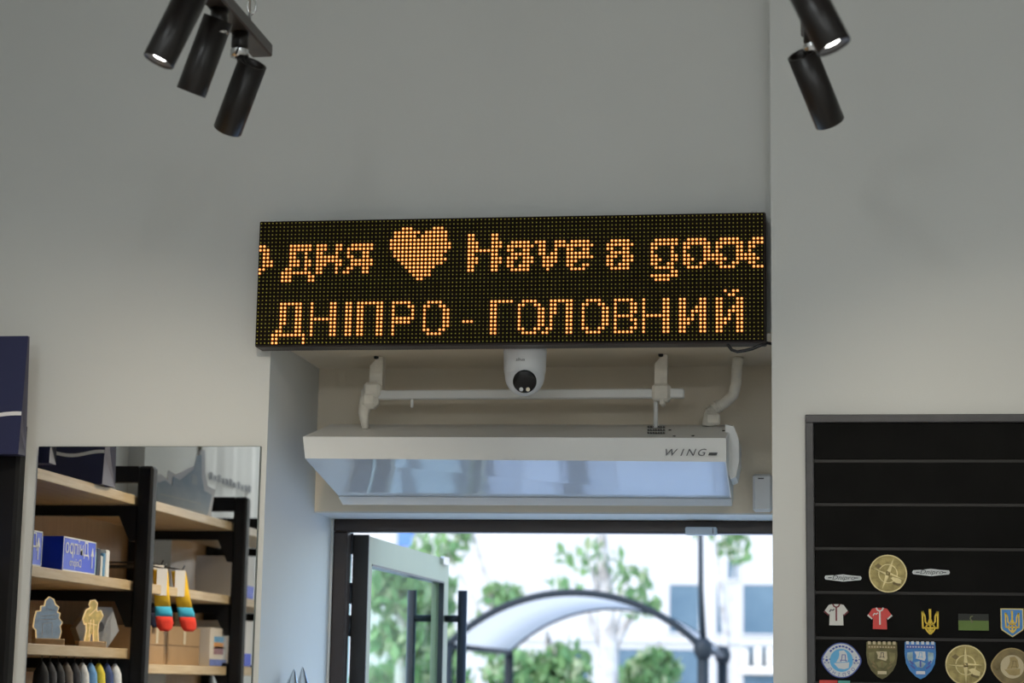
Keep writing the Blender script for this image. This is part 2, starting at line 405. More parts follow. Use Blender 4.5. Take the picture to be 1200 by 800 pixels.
for x in (L0.x, R0.x):
    MB().tube([(x, YC0, zs), (x, YC1, zs)], .03, 8).build('side_rail', cm_, cp)
    for y in (YC0, YC1):
        pp = MB().tube([(x, y, gz), (x, y, zs)], .05, 10).build('post', cm_, cp)
        if x > xc: MB().lathe([(0, -.09), (.06, -.08), (.085, -.02), (.085, .03), (.05, .09), (0, .1)], (x, y, zs), (0, 0, 1), 12).build('joint', cm_, pp)
# thin mast standing on the right front joint
MB().tube([(R0.x, YC0, zs + .08), (R0.x - .02, YC0, zs + .5), (at(820.5, 615, Y=YC0).x, YC0, at(820.5, 560, Y=YC0).z)], [.030, .024, .020], 8).build('mast', cm_, cp)

# trees and shrubs
LEAFM = [mat('leaf_%d' % i, c, .6, var=.25, scale=3) for i, c in enumerate([(.08, .18, .06), (.14, .25, .09), (.26, .30, .17)])]
for m in LEAFM:
    n = m.node_tree; b_ = n.nodes['Principled BSDF']; t_ = n.nodes.new('ShaderNodeBsdfTranslucent'); t_.inputs[0].default_value = (.2, .3, .1, 1)
    x_ = n.nodes.new('ShaderNodeMixShader'); x_.inputs[0].default_value = .35
    n.links.new(b_.outputs[0], x_.inputs[1]); n.links.new(t_.outputs[0], x_.inputs[2]); n.links.new(x_.outputs[0], n.nodes['Material Output'].inputs[0])
BARK = mat('pale_bark', (.42, .40, .37), .9, col2=(.22, .20, .18), scale=5, bump=.5, bscale=20)
def leaves(blobs, count, size):
    mb = MB(); tot = sum(b[3] for b in blobs)
    for (c, rx, rz, wgt) in blobs:
        for _ in range(int(count * wgt / tot)):
            while True:
                d = Vector((random.uniform(-1, 1), random.uniform(-1, 1), random.uniform(-1, 1)))
                if d.length < 1: break
            p = Vector(c) + Vector((d.x * rx, d.y * rx, d.z * rz))
            e = Euler((random.uniform(0, 6), random.uniform(0, 6), random.uniform(0, 6))).to_matrix(); s = size * random.uniform(.6, 1.3)
            mb.mi = random.choice((0, 0, 1, 1, 2))
            mb.add([p + e @ Vector((-s, 0, 0)), p + e @ Vector((0, -s * .5, s * .12)), p + e @ Vector((s, 0, 0)), p + e @ Vector((0, s * .5, s * .12))], [(0, 1, 2, 3)])
    return mb
def tree(name, px, Y, blobs, count, size, label, rt=.09, lean=0.0, cat='tree'):
    base = at(px, 780, Y=Y); k = (Y - CAM.y) / FPX
    r = thing(name, (base.x, Y, gz), label, cat, 'trees and shrubs outside the door')
    bl = []
    for (bx, by, rx, rz, w) in blobs:
        c = at(bx, by, Y=Y); bl.append((c, rx * k, rz * k, w))
    leaves(bl, count, size).build('foliage', LEAFM, r)['kind'] = 'stuff'
    top = max(bl, key=lambda q: q[0].z)[0]
    tr = MB().tube([(base.x, Y, gz), (base.x + lean * .3, Y, 1.2), (base.x + lean * .6, Y, 2.2), (top.x * .5 + base.x * .5, Y, (2.2 + top.z) / 2), top], [rt, rt * .85, rt * .75, rt * .5, rt * .15], 10).build('trunk', BARK, r)
    for (c, rx, rz, w) in bl:
        if (Vector(c) - top).length > .2:
            MB().tube([(base.x + lean * .5, Y, min(1.9, c.z - .1)), ((base.x + c.x) / 2, Y, (1.9 + c.z) / 2 + .1), c], [rt * .4, rt * .3, rt * .1], 6).build('branch', BARK, tr)
    return r
tree('shrub', 640, 19, [(610, 790, 46, 30, 3), (660, 785, 36, 34, 3), (640, 815, 70, 20, 3)], 1000, .09, 'green shrub under the left half of the canopy', .05, 0, 'shrub')
tree('pale_trunk_tree', 713, 22, [(690, 650, 40, 22, 1.2), (735, 680, 30, 25, 1.3), (755, 705, 26, 22, 1.2), (668, 690, 30, 14, .8), (700, 560, 120, 60, 4)], 330, .10, 'sparse tree with a thick pale trunk behind the canopy', .17)
tree('shrub', 775, 24, [(768, 785, 30, 24, 3), (745, 800, 22, 26, 2)], 900, .10, 'rounded green shrub right of the pale trunk', .05, 0, 'shrub')
tree('garden_tree', 590, 30, [(590, 700, 28, 16, 2), (570, 745, 22, 26, 2), (520, 640, 40, 20, 2), (548, 600, 40, 30, 2)], 420, .13, 'loose leafed tree beside the open door edge', .10)
tree('garden_tree', 852, 34, [(862, 640, 20, 22, 1), (835, 600, 60, 30, 3)], 240, .13, 'thin tree near the right end of the far facade', .08)
tree('garden_tree', 470, 16, [(455, 690, 34, 30, 3), (500, 700, 38, 36, 3), (470, 750, 40, 24, 2), (520, 760, 30, 30, 1.5)], 620, .11, 'dense green tree seen through the door pane', .08)
tree('shrub', 490, 18, [(460, 800, 50, 26, 3), (515, 800, 40, 30, 3)], 600, .10, 'low green shrub seen through the door pane', .05, 0, 'shrub')

# ------------------------------------------------------------------ LED display
TOP = {
 'o': (0, 6, ['XX..', 'XXX.', '.XX.', '.XX.', '.XXX', '.XXX', 'XX..', 'X...']),
 'd': (6, 6, ['..XXXXXX.', '..XXXXXX.', '..XX..X..', '..XX..X..', '..XXX.XX.', '..XXX.XX.', '.XX...X..', 'XXXXXXXX.', 'XXX....XX', 'XXX....XX']),
 'n': (15, 6, ['XXX..XX', 'XXX..XX', 'XX...X.', 'XXXXXX.', 'XXXXXXX', 'XXX..XX', 'XX...X.', 'XX...X.']),
 'ya': (22, 6, ['..XXXXXX', '.XXXXXXX', '.X...XX.', '.XX..XX.', '..XXXXXX', '..XXXXXX', '.XX..XX.', 'XX...XX.']),
 'H': (54, 4, ['XX....XX.', 'XX....XX.', 'XXX...XXX', 'XXX...XXX', 'XXXXXXXX.', 'XX....XX.', 'XXX...XXX', 'XXX...XXX', 'XX....XX.', 'XX....XX.']),
 'a': (64, 6, ['.XXXXX.', 'XXXXXXX', 'XX..XX.', '.XXXXX.', 'XXX.XXX', 'XX..XXX', 'XX.XXX.', '.XXXXX.']),
 'v': (71, 6, ['XXX..XXX', '.XX..XXX', '.XX..X..', '.XX.XX..', '..XXXX..', '..XXXX..', '..XXX...', '...X....']),
 'e': (79, 6, ['.XXXXX.', 'XXXXXXX', 'XX..XX.', 'XXXXXX.', 'XXXXXXX', 'XXX....', 'XX..XX.', '.XXXX..']),
 'a2': (89, 6, ['.XXXXX.', 'XXXXXXX', 'XX..XX.', '.XXXXX.', 'XXX.XXX', 'XX..XXX', 'XX.XXX.', '.XXXXX.']),
 'g': (100, 6, ['.XXXXXX', 'XXXXXXX', 'XX...X.', 'X....X.', 'XX...XX', 'XXX..XX', 'XX..XX.', '.XXXXX.', '.....XX', 'XXXXXXX', '.XXXX..']),
 'o2': (108, 6, ['.XXXXX..', 'XXXXXXX.', 'XX...XX.', 'X....XX.', 'XX...XXX', 'XXX..XXX', 'XX..XX..', '.XXXX...']),
 'o3': (116, 6, ['.XXXXX..', 'XXXXXXX.', 'XX...XX.', 'X....XX.', 'XX...XXX', 'XXX..XXX', 'XX..XX..', '.XXXX...']),
 'd2': (124, 6, ['.XXX', 'XXXX', 'XX..', 'X...', 'XX..', 'XXX.', 'XX..', '.XXX']),
}
HEART = {2: [(37, 39), (45, 47)], 3: [(35, 41), (43, 48)], 4: [(35, 40), (42, 48)], 5: [(34, 48)], 6: [(34, 49)], 7: [(34, 49)], 8: [(35, 48)], 9: [(35, 47)],
         10: [(36, 48)], 11: [(37, 47)], 12: [(38, 45)], 13: [(39, 44)], 14: [(40, 44)], 15: [(41, 42)]}
O_ = ['.XXXX..', 'XX..XX.', 'X....XX', 'X....XX', 'X....XX', 'X....XX', 'X....XX', 'XX..XX.', '.XXXX..']
N_ = ['X....XX'] * 4 + ['XXXXXXX'] + ['X....XX'] * 4
I_ = ['XX...XX', 'XX...XX', 'XX..XXX', 'XX.XXXX', 'XX.X.XX', 'XXXX.XX', 'XXX..XX', 'XX...XX', 'XX...XX']
BOT = {
 'D': (4, 21, ['..XXXXXX.'] + ['..XX..XX.'] * 5 + ['..X...XX.', '.XX...XX.', 'XXXXXXXXX', 'XX......X', 'XX......X']),
 'N': (14, 21, N_), 'I': (23, 21, ['XX'] * 9), 'P': (26, 21, ['XXXXXXX'] + ['XX...XX'] * 8),
 'R': (35, 21, ['XXXXX.', 'X...XX', 'X....X', 'X....X', 'XXXXXX', 'XXXXX.', 'X.....', 'X.....', 'X.....']),
 'O': (43, 21, O_), 'dash': (53, 26, ['XXX']), 'G': (60, 21, ['XXXXXX'] + ['XX....'] * 8), 'O2': (67, 21, O_),
 'L': (73, 21, ['..XXXXXX', '..XX..XX', '..XX..XX', '..XX..XX', '..X...XX', '..X...XX', '..X...XX', '.XX...XX', 'XX....XX']),
 'O3': (83, 21, O_), 'V': (91, 21, ['XXXXX.', 'X...XX', 'X...XX', 'X...XX', 'XXXXX.', 'X...XX', 'X....X', 'X...XX', 'XXXXX.']),
 'N2': (98, 21, N_), 'Y': (107, 21, I_), 'J': (116, 19, ['..X.XX.', '...XX..'] + I_),
}
SZ0 = 1.60 + 0.82791; SY = -0.075
sign = thing('led_display', (0.64, -.04, SZ0), 'wide scrolling LED message board glowing amber over the recess', 'display')
MB().cbox((-.004, SY + .012, SZ0 - .003), (1.284, -.001, SZ0 + .324), .003).build('cabinet', M['led_case'], sign)
lit = {}
def dot(c, r): return Vector((.005 + .01 * c, SY, SZ0 + .315 - .01 * r))
glyphs = []
for D in (TOP, BOT):
    for k, (c0, r0, rows) in D.items():
        cells = [(c0 + j, r0 + i) for i, row in enumerate(rows) for j, ch in enumerate(row) if ch == 'X']
        glyphs.append(('lit_dash' if k == 'dash' else 'lit_letter', cells))
glyphs.append(('lit_heart', [(c, r) for r, sp in HEART.items() for a, b_ in sp for c in range(a, b_ + 1)]))
taken = set()
for nm, cells in glyphs:
    mb = MB()
    for (c, r) in cells:
        if (c, r) in taken: continue
        taken.add((c, r)); p = dot(c, r)
        mb.mi = 1; mb.lathe([(.0039, -.002), (.0037, .0008), (.0022, .0016)], p, (0, -1, 0), 8)
        mb.mi = 0; n0 = len(mb.v); mb.lathe([(.0024, .0014), (.0018, .0026), (.0, .0032)], p, (0, -1, 0), 8)
    mb.build(nm, [M['led_core'], M['led_rim']], sign)
for mx in range(4):
    for mz in range(2):
        x0, z0 = .32 * mx, SZ0 + .16 * mz
        md = MB().cbox((x0 + .0004, SY, z0 + .0004), (x0 + .3196, SY + .012, z0 + .1596), .0006).build('led_module', M['led_mask'], sign)
        mb = MB()
        for c in range(32 * mx, 32 * mx + 32):
            for r in range(16 * (1 - mz), 16 * (1 - mz) + 16):
                if (c, r) not in taken: mb.lathe([(.0017, -.001), (.0015, .0012), (.0, .0022)], dot(c, r), (0, -1, 0), 6)
        u = mb.build('unlit_diodes', M['led_off'], md); u['kind'] = 'stuff'
for x in (.03, 1.255):
    MB().cbox((x - .008, SY + .02, SZ0 + .323), (x + .008, SY + .05, SZ0 + .329), .002).build('clip', M['chrome'], sign)
# power cable at the right lower corner
c0, c1, c2, c3 = [at(*q, Y=-.05) for q in ((853, 404), (864, 412), (882, 408.5), (899, 401.5))]
tag(MB().tube([c0 + Vector((0, 0, .012)), c0, (c0 + c1) / 2 + Vector((-.002, 0, -.004)), c1, (c1 + c2) / 2 + Vector((0, 0, -.001)), c2, (c2 + c3) / 2, c3, c3 + Vector((.02, .03, 0))], .004, 8).build('power_cable', M['black']),
    'short black cable looping under the right end of the display', 'cable')

# ------------------------------------------------------------------ dome camera
YK = 0.055; c = at(615, 440, Y=YK)
dc = thing('dome_camera', (c.x, YK, ZN), 'white turret security camera under the display', 'camera')
MB().lathe([(0, 0), (.0545, 0), (.0545, -.028), (.052, -.030), (0, -.0302)], (c.x, YK, ZN - .001), (0, 0, 1), 40).build('base', M['white_plastic'], dc)
zc = at(614, 441, Y=YK - .03).z; cc = Vector((c.x, YK, zc + .006))
hs = MB()
hs.lathe([(.0555, ZN - .03 - cc.z), (.0555, ZN - .034 - cc.z), (.0545, ZN - .038 - cc.z), (.0530, .012), (.0495, -.004), (.043, -.018), (.034, -.033), (.022, -.043), (0, -.048)], cc, (0, 0, 1), 40)
hs.build('shell', M['white_plastic'], dc)
ld = (CAM - cc); ld.normalize(); ld = (ld + Vector((0, 0, -.32))).normalized()
ey = MB(); prof = [(.0505 * math.cos(a), .0505 * math.sin(a)) for a in [math.radians(x) for x in range(0, 91, 6)]]
ey.lathe(prof, cc + ld * .002, ld, 40); ball = ey.build('eyeball', M['white_plastic'], dc)
lens = MB().lathe([(.0298, .0433), (.0298, .0485), (.027, .0505), (0, .0512)], cc + ld * .002, ld, 40).build('lens_window', mat('lens_black', (.004, .004, .005), .2, spec=.4), dc)
ax1 = ld.cross(Vector((0, 0, 1))).normalized(); ax2 = ax1.cross(ld).normalized()
for sx in (-1, 1):
    q = cc + ld * .0522 - ax2 * .019 + ax1 * (sx * .0085)
    MB().lathe([(.0052, 0), (.0052, .0022), (.0, .003)], q, ld, 14).build('status_light', mat('led_warm', (.8, .75, .6), .2, emit=(1, .8, .5), estr=.1) if sx < 0 else mat('led_cold', (.75, .75, .72), .2, emit=(.9, .9, 1), estr=.05), lens)
mk = MB(); word(mk, 'alhua', .011, (c.x - .004, YK - .0558, at(606, 423, Y=YK - .05).z), (1, 0, 0), (0, 0, 1), .2)
mk.build('maker_mark', mat('print_dark', (.05, .05, .05), .6), dc)

# ------------------------------------------------------------------ suspended bracket and pipes in the recess
YB = 0.30
rk = thing('mounting_rail', (at(620, 462, Y=YB).x, YB, at(620, 466, Y=YB).z), 'white painted hanging rail with drop rods above the air curtain', 'bracket')
a, c = at(440, 457.5, Y=YB), at(802, 466.5, Y=YB)
MB().cbox((a.x, YB - .012, c.z), (c.x, YB + .012, a.z), .003).build('rail', M['white_metal'], rk)
zc0 = ZN - .001; ztopc = at(600, 512, Y=.13).z * (1 - .63) + at(600, 497, Y=.40).z * .63 + .021
for (px, wr, r0) in ((441, 8, 'l'), (774.5, 7.5, 'r')):
    xx = at(px, 440, Y=YB).x; w = wr * (YB - CAM.y) / FPX
    st = MB(); st.add([(xx - w * (.5 if r0 == 'r' else .4), YB - .004, a.z - .01), (xx + w, YB - .004, a.z - .01), (xx + w, YB - .004, zc0), (xx + w * .3, YB - .004, zc0), (xx - w, YB - .004, zc0 - .025), (xx - w, YB - .004, a.z - .01),
                       (xx - w * .5, YB + .03, a.z - .01), (xx + w, YB + .03, a.z - .01), (xx + w, YB + .03, zc0), (xx + w * .3, YB + .03, zc0), (xx - w, YB + .03, zc0 - .025), (xx - w, YB + .03, a.z - .01)],
              [(0, 1, 2, 3, 4, 5), (6, 7, 8, 9, 10, 11), (0, 1, 7, 6), (1, 2, 8, 7), (2, 3, 9, 8), (3, 4, 10, 9), (4, 5, 11, 10)])
    st.build('drop_plate', M['foam'], rk)
    MB().lathe([(0, .0), (.007, .0), (.006, -.006), (0, -.008)], (xx, YB - .006, zc0), (0, 0, 1), 10).build('anchor_bolt', M['black'], rk)
    cl = MB()
    if r0 == 'r':
        cl.cbox((xx - .022, YB - .022, a.z - .034), (xx + .026, YB + .02, a.z + .012), .007)
        cl.cbox((xx - .002, YB - .02, a.z - .045), (xx + .012, YB + .02, a.z - .02), .004)
    else:
        cl.cbox((xx - .038, YB - .024, a.z - .05), (xx + .01, YB + .02, a.z + .012), .012)
        cl.cbox((xx - .03, YB - .028, a.z - .02), (xx + .016, YB + .022, a.z + .02), .008)
    cl.build('clamp', M['foam'], rk)
    rx = xx - (.013 if r0 == 'r' else .02)
    if r0 == 'r': MB().tube([(rx, YB, a.z), (rx, YB, ztopc - .02)], .006, 10).build('threaded_rod', M['white_metal'], rk)
    else: MB().tube([(rx - .004, YB, a.z - .02), (rx - .012, YB, a.z - .06), (rx - .006, YB, ztopc - .02)], [.02, .015, .009], 10).build('wrapped_rod', M['foam'], rk)
nl = at(483, 470, Y=YB)
MB().cbox((nl.x - .004, YB - .006, nl.z - .018), (nl.x + .004, YB, nl.z + .005), .002).build('cable_tie', M['white_metal'], rk)
YE = 0.36
pts = [at(*q, Y=YE) for q in ((865, 415), (863.5, 432), (862.5, 450), (859, 463), (849, 472), (838, 478), (831, 486), (829, 499))]
pts[0].z = ZN - .001
pe = thing('conduit_pipe', pts[-1], 'bent cream painted conduit dropping to the right end of the air curtain', 'pipe')
dense = []
for i in range(len(pts) - 1): dense += [pts[i].lerp(pts[i + 1], k / 4) for k in range(4)]
dense.append(pts[-1])
MB().tube(dense, .0145, 14).build('pipe', M['foam'], pe)
cf = MB()
for k in range(6):
    i = 18 + k; cf.tube([dense[i], dense[i] + (dense[i + 1] - dense[i]) * .45], .0175, 14)
cf.build('corrugated_sleeve', M['foam'], pe)
MB().cbox((pts[-1].x - .004, YE - .02, pts[-1].z + .002), (pts[-1].x + .034, YE + .01, pts[-1].z + .032), .005).build('entry_clip', M['foam'], pe)
# grey junction box on the lintel
a, c = at(882, 555, Y=YL - .03), at(905, 599, Y=YL - .03)
jb = thing('junction_box', (a.x, YL, c.z), 'pale junction box low on the lintel right of the air curtain', 'box')
MB().cbox((a.x, YL - .03, c.z), (c.x, YL - .001, a.z), .006).build('cover', M['white_plastic'], jb)
MB().cbox((a.x + .014, YL - .0315, a.z - .014), (a.x + .03, YL - .029, a.z - .011), .0005).build('slot', M['black'], jb)

# ------------------------------------------------------------------ air curtain
ac_rows = []                                    # (left px, right px, py, Y)
def acr(xl, xr, yl, yr, Y):
    return (at(xl, yl, Y=Y), at(xr, yr, Y=Y))
pA = acr(388, 858.5, 497, 497.5, .40)           # back edge of the top
pB = acr(355, 851, 511.5, 513, .13)             # front top
pC = acr(357.5, 851, 537, 541, .125)            # front bottom
pD = acr(397, 857, 581, 584, .34)               # lower edge of the glossy panel
pE = acr(402, 858, 590.5, 592, .352)            # lip
ac = thing('air_curtain', ((pB[0] + pB[1]) / 2 + Vector((0, .2, 0)), ), 'x', 'x') if False else thing('air_curtain', (pB[0].x * .5 + pB[1].x * .5, .3, pE[0].z), 'long white air curtain with a glossy slanted underside over the door', 'air curtain')
def strip(mb, p, q): return mb.add([p[0], p[1], q[1], q[0]], [(0, 1, 2, 3)])
def slab(p, q, t):
    """panel between two edges with thickness inwards"""
    n = (p[1] - p[0]).cross(q[0] - p[0]).normalized() * t
    mb = MB(); v = [p[0], p[1], q[1], q[0]]; v += [x + n for x in v]
    return mb.add(v, [(0, 1, 2, 3), (4, 5, 6, 7), (0, 1, 5, 4), (1, 2, 6, 5), (2, 3, 7, 6), (3, 0, 4, 7)])
ctr = Vector((0, .3, 2.14))
def inward(p, q): 
    n = (p[1] - p[0]).cross(q[0] - p[0]); m = (p[0] + q[1]) / 2; d = Vector((0, ctr.y - m.y, ctr.z - m.z))
    return 1 if n.dot(d) > 0 else -1
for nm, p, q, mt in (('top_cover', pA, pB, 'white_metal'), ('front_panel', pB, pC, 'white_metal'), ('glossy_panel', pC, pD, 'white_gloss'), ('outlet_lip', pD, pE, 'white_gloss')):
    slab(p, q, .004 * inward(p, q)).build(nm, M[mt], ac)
bk = (Vector((pA[0].x, .49, pA[0].z)), Vector((pA[1].x, .49, pA[1].z))); bl = (Vector((pE[0].x, .42, pE[0].z + .02)), Vector((pE[1].x, .42, pE[1].z + .02)))
body = MB(); rings = [pA, bk, bl, pE]
for i in range(3): strip(body, rings[i], rings[i + 1])
body.build('back_shell', M['white_metal'], ac)
for i, nm in ((0, 'end_plate'), (1, 'end_plate')):
    vs = [p[i] for p in (pA, pB, pC, pD, pE, bl, bk)]
    MB().add(vs + [v + Vector((.003 if i == 0 else -.003, 0, 0)) for v in vs], [tuple(range(7)), tuple(range(7, 14))] + [(k, (k + 1) % 7, 7 + (k + 1) % 7, 7 + k) for k in range(7)]).build(nm, M['white_metal'], ac)
# rounded end cap on the right
e0 = at(851, 500, Y=.32)
prof = [at(*q, Y=.34) for q in ((852, 503), (862, 505), (867.5, 520), (868, 545), (864, 563), (858, 566), (853, 552))]
x0 = pC[1].x
ec = MB(); vs = [Vector((p.x, .24, p.z)) for p in prof] + [Vector((p.x, .40, p.z)) for p in prof]; n = len(prof)
ec.add(vs, [tuple(range(n)), tuple(range(n, 2 * n))] + [(k, (k + 1) % n, n + (k + 1) % n, n + k) for k in range(n)])
ec.build('end_cap', M['white_metal'], ac)
# word mark, small badge, grille patch and screws
ft = M['print'] = mat('grey_print', (.10, .10, .11), .4, var=.05)
pl_ = at(802, 533.5, Y=.122); up_ = (pB[0] - pC[0]); up_.x = 0; up_.normalize(); off = Vector((0, -.002, 0))
for k, ch in enumerate('WING'):
    q = at((784, 798, 808.5, 821)[k], 534, Y=.124) + Vector((0, -.0035, 0)); w_ = MB(); word(w_, ch, .026, q, (1.15, 0, 0), up_, .35)
    w_.build('letter', ft, ac)
bq = at(835, 531.8, Y=.122)
MB().prism([(-.011, -.0035), (.010, -.0035), (.013, .0035), (-.008, .0035)], lambda p: bq + Vector((p[0], 0, p[1])), lambda p: bq + Vector((p[0], -.002, p[1]))).build('badge', M['black'], ac)
nrm = (pA[1] - pA[0]).cross(pB[0] - pA[0]).normalized(); nrm = nrm if nrm.z > 0 or nrm.y < 0 else -nrm
def onTop(px, f): 
    p = at(px, 513 - 16 * f, Y=.13 + .27 * f); return p
gp = MB()
for k in range(7):
    for j in range(3):
        q = onTop(760 + k * 3, .3 + .22 * j); gp.box((q.x - .0022, q.y - .012, q.z), (q.x + .0022, q.y + .012, q.z + .0035))
gp.build('vent_patch', mat('vent_grey', (.09, .085, .08), .6), ac)
for px, f in ((785, .55), (812, .12), (848, .5), (790, .1)):
    q = onTop(px, f); MB().lathe([(.004, -.002), (.004, .002), (0, .003)], q, (0, -.3, 1), 8).build('screw', M['black'], ac)

# ------------------------------------------------------------------ spotlights on bars
def head(root, piv, axis, D, L, on, energy, off=0.03, size=110):
    """cylinder spotlight; piv = pivot under the bar, axis = where it shines"""
    ax = Vector(axis).normalized(); R = D / 2
    top = piv
    s = MB(); s.lathe([(0, .008), (R * .80, .008), (R * .80, .002), (R * .84, 0), (R, 0), (R, L), (R * .97, L + .001), (R * .90, L), (R * .86, L - .002)], top, ax, 40)
    h = s.build('lamp_head', M['spot_black'], root)
    MB().lathe([(R * .86, L - .002), (R * .52, L - .008)], top, ax, 32).build('reflector', M['reflector'], h)
    MB().lathe([(R * .52, L - .008), (0, L - .007)], top, ax, 32).build('lens', M['lamp_glow'] if on else M['lamp_off'], h)
    if energy:
        p = top + ax * (L + .004)
        add_light('spot_light', 'SPOT', p, ax, energy, (1.0, .88, .70), spot_size=math.radians(size), spot_blend=1.0, shadow_soft_size=R * .6)
    return h
def axis_from(px0, py0, px1, py1, tilt):
    """axis seen in the picture between two points, tilted away (+) from the viewer"""
    v = Vector((px1 - px0, -(py1 - py0))).normalized(); ct = math.cos(tilt)
    vd = ray((px0 + px1) / 2, (py0 + py1) / 2).normalized()
    r = (RIGHT - vd * RIGHT.dot(vd)).normalized(); u = (UP - vd * UP.dot(vd)).normalized()
    return (r * v.x + u * v.y) * ct + vd * math.sin(tilt)
D_ = .0584
def fixture(label, heads, bar, cable_px):
    x, z, y0, y1 = bar
    r = thing('spotlight_bar', (x, (y0 + y1) / 2, z), label, 'spotlight')
    MB().cbox((x - .022, y0, z), (x + .022, y1, z + .028), .003).build('bar', M['spot_bar'], r)
    for yy in (y0 + .25 * (y1 - y0), y1 - .1):
        MB().tube([(x, yy, z + .028), (x, yy, CEILZ)], .0022, 6).build('suspension_wire', M['chrome'], r)
    ch = MB()
    for k in range(5):                          # loose chain links near the far end of the bar
        q = Vector((x + .004 * math.sin(k * 2), y1 - .1, z + .045 + k * .03)); tw = k % 2
        pts = [q + (Vector((math.cos(w) * .009, 0, math.sin(w) * .017)) if tw else Vector((0, math.cos(w) * .009, math.sin(w) * .017))) for w in [2 * PI * j / 12 for j in range(13)]]
        ch.tube(pts, .0018, 5, False)
    ch.build('chain', M['chrome'], r)
    for (px0, py0, px1, py1, d, tilt, on, en, jx, jy, size) in heads:
        yy = CAM.y + d
        ax = axis_from(px0, py0, px1, py1, tilt)
        top = at(px0, py0, Y=yy); L = .150
        h = head(r, top, ax, D_, L, on, en, size=size)
        # knuckle between bar and head
        jp = Vector((x, yy, z))
        k1 = MB().lathe([(0, .0), (.017, 0), (.017, -.03), (.012, -.034), (0, -.034)], jp, (0, 0, 1), 16)
        k1.build('swivel', M['spot_black'], h)
        MB().lathe([(.0185, -.036), (.0185, -.05), (.009, -.052)], jp, (0, 0, 1), 16).build('collar', M['chrome'], h)
        e = top + ax * .016; side = (jp - e)
        MB().tube([jp + Vector((0, 0, -.045)), (jp + Vector((0, 0, -.06))).lerp(e, .3), e], .0085, 8).build('yoke', M['spot_black'], h)
    return r
fixture('three black cylinder spotlights on a hanging bar at the upper left', [
    (228, -12, 183.5, 76, 3.33, -.28, True, 60, 0, 0, 90),
    (256, 22, 222.5, 112, 3.54, 0.0, False, 50, 0, 0, 90),
    (296, 74, 266, 154, 3.68, .33, False, 34, 0, 0, 116)], (at(285, 40, Y=CAM.y + 3.7).x, at(290, 42, Y=CAM.y + 3.7).z, -1.95, CAM.y + 3.84), 285)
fixture('pair of black cylinder spotlights hanging at the upper right', [
    (930, -38, 972, 43.5, 3.12, -.30, True, 60, 0, 0, 90),
    (940, 63, 973.5, 146, 3.68, .34, False, 17, 0, 0, 104)], (at(952, 40, Y=CAM.y + 3.68).x, at(952, 36, Y=CAM.y + 3.7).z, -2.1, CAM.y + 3.74), 952)
# housings for the added ceiling fill lamps
for (loc, e) in CEIL:
    cl = thing('ceiling_luminaire', (loc[0], loc[1], loc[2] + .02), 'white ceiling luminaire %s' % ('over the shelf aisle' if loc[0] < 1 else 'over the right aisle behind the viewer'), 'ceiling light')
    MB().cbox((loc[0] - .65, loc[1] - .3, loc[2] + .03), (loc[0] + .65, loc[1] + .3, loc[2] + .12), .01).build('housing', M['white_metal'], cl)
    for sx in (-.5, .5): MB().tube([(loc[0] + sx, loc[1], loc[2] + .12), (loc[0] + sx, loc[1], CEILZ)], .004, 6).build('stem', M['chrome'], cl)

for k, (loc, e) in enumerate(REAR_FILL):  # shades and cords for the added rear fill lamps
    pd = thing('pendant_lamp', (loc[0], loc[1], loc[2]), 'open shade pendant lamp by the rear wall, on the %s' % ('shelf side' if k == 0 else 'board side'), 'lamp')
    MB().lathe([(.03, .34), (.06, .32), (.20, .22), (.20, .215), (.055, .31), (.028, .325)], loc, (0, 0, 1), 24, True, True).build('shade', M['white_metal'], pd)
    MB().tube([Vector(loc) + Vector((0, 0, .33)), (loc[0], loc[1], CEILZ)], .004, 6).build('cord', M['black'], pd)
# ------------------------------------------------------------------ wall mirror
ml0, mr0 = at(45.5, 524, Y=-.012), at(305.5, 522.5, Y=-.012)
ml0.x = (ml0.x + at(30, 800, Y=-.012).x) / 2; mr0.x = (mr0.x + at(293.5, 800, Y=-.012).x) / 2
mz1 = (ml0.z + mr0.z) / 2; mz0 = .35
mi = thing('wall_mirror', ((ml0.x + mr0.x) / 2, 0, mz0), 'tall frameless wall mirror reflecting the shop shelves', 'mirror')
MB().box((ml0.x, -.012, mz0), (mr0.x, -.009, mz1)).build('mirror_glass', M['mirror'], mi)
MB().box((ml0.x - .0015, -.009, mz0 - .0015), (mr0.x + .0015, -.0005, mz1 + .0015)).build('backing', mat('mirror_edge', (.10, .12, .11), .3), mi)

# ------------------------------------------------------------------ shelving along the left wall (seen in the mirror)
XF = at(29, 500, Y=-.045).x                     # front of the uprights
XS = XF - .048                                  # front edge of the boards
WOOD = wood('shelf_plywood', (.46, .32, .17), (.58, .44, .26), 1)
WOODB = wood('back_panel_wood', (.36, .20, .08), (.46, .27, .11), 2, 3)
M['frame'] = mat('black_shelf_frame', (.006, .006, .007), .55, var=.2, spec=.25)
PW = .05
FY = [-.02, inmirror(178, 650, X=XF).y, inmirror(287.5, 700, X=XF).y]; FY.append(FY[2] - .93)   # frames
SH1, SH2, SH3, SH4 = inmirror(100, 575.5, X=XS).z, inmirror(100, 684, X=XS).z, inmirror(100, 769.5, X=XS).z, 1.36
XBK = XL + .03
unit = thing('shelving_unit', (XF, FY[0], 0), 'black steel shelving with plywood boards along the left wall, its upright at the photo edge', 'shelving')
bays = [(FY[0] - PW, FY[1]), (FY[1] - PW, FY[2]), (FY[2] - PW, FY[3])]
SHT = .030
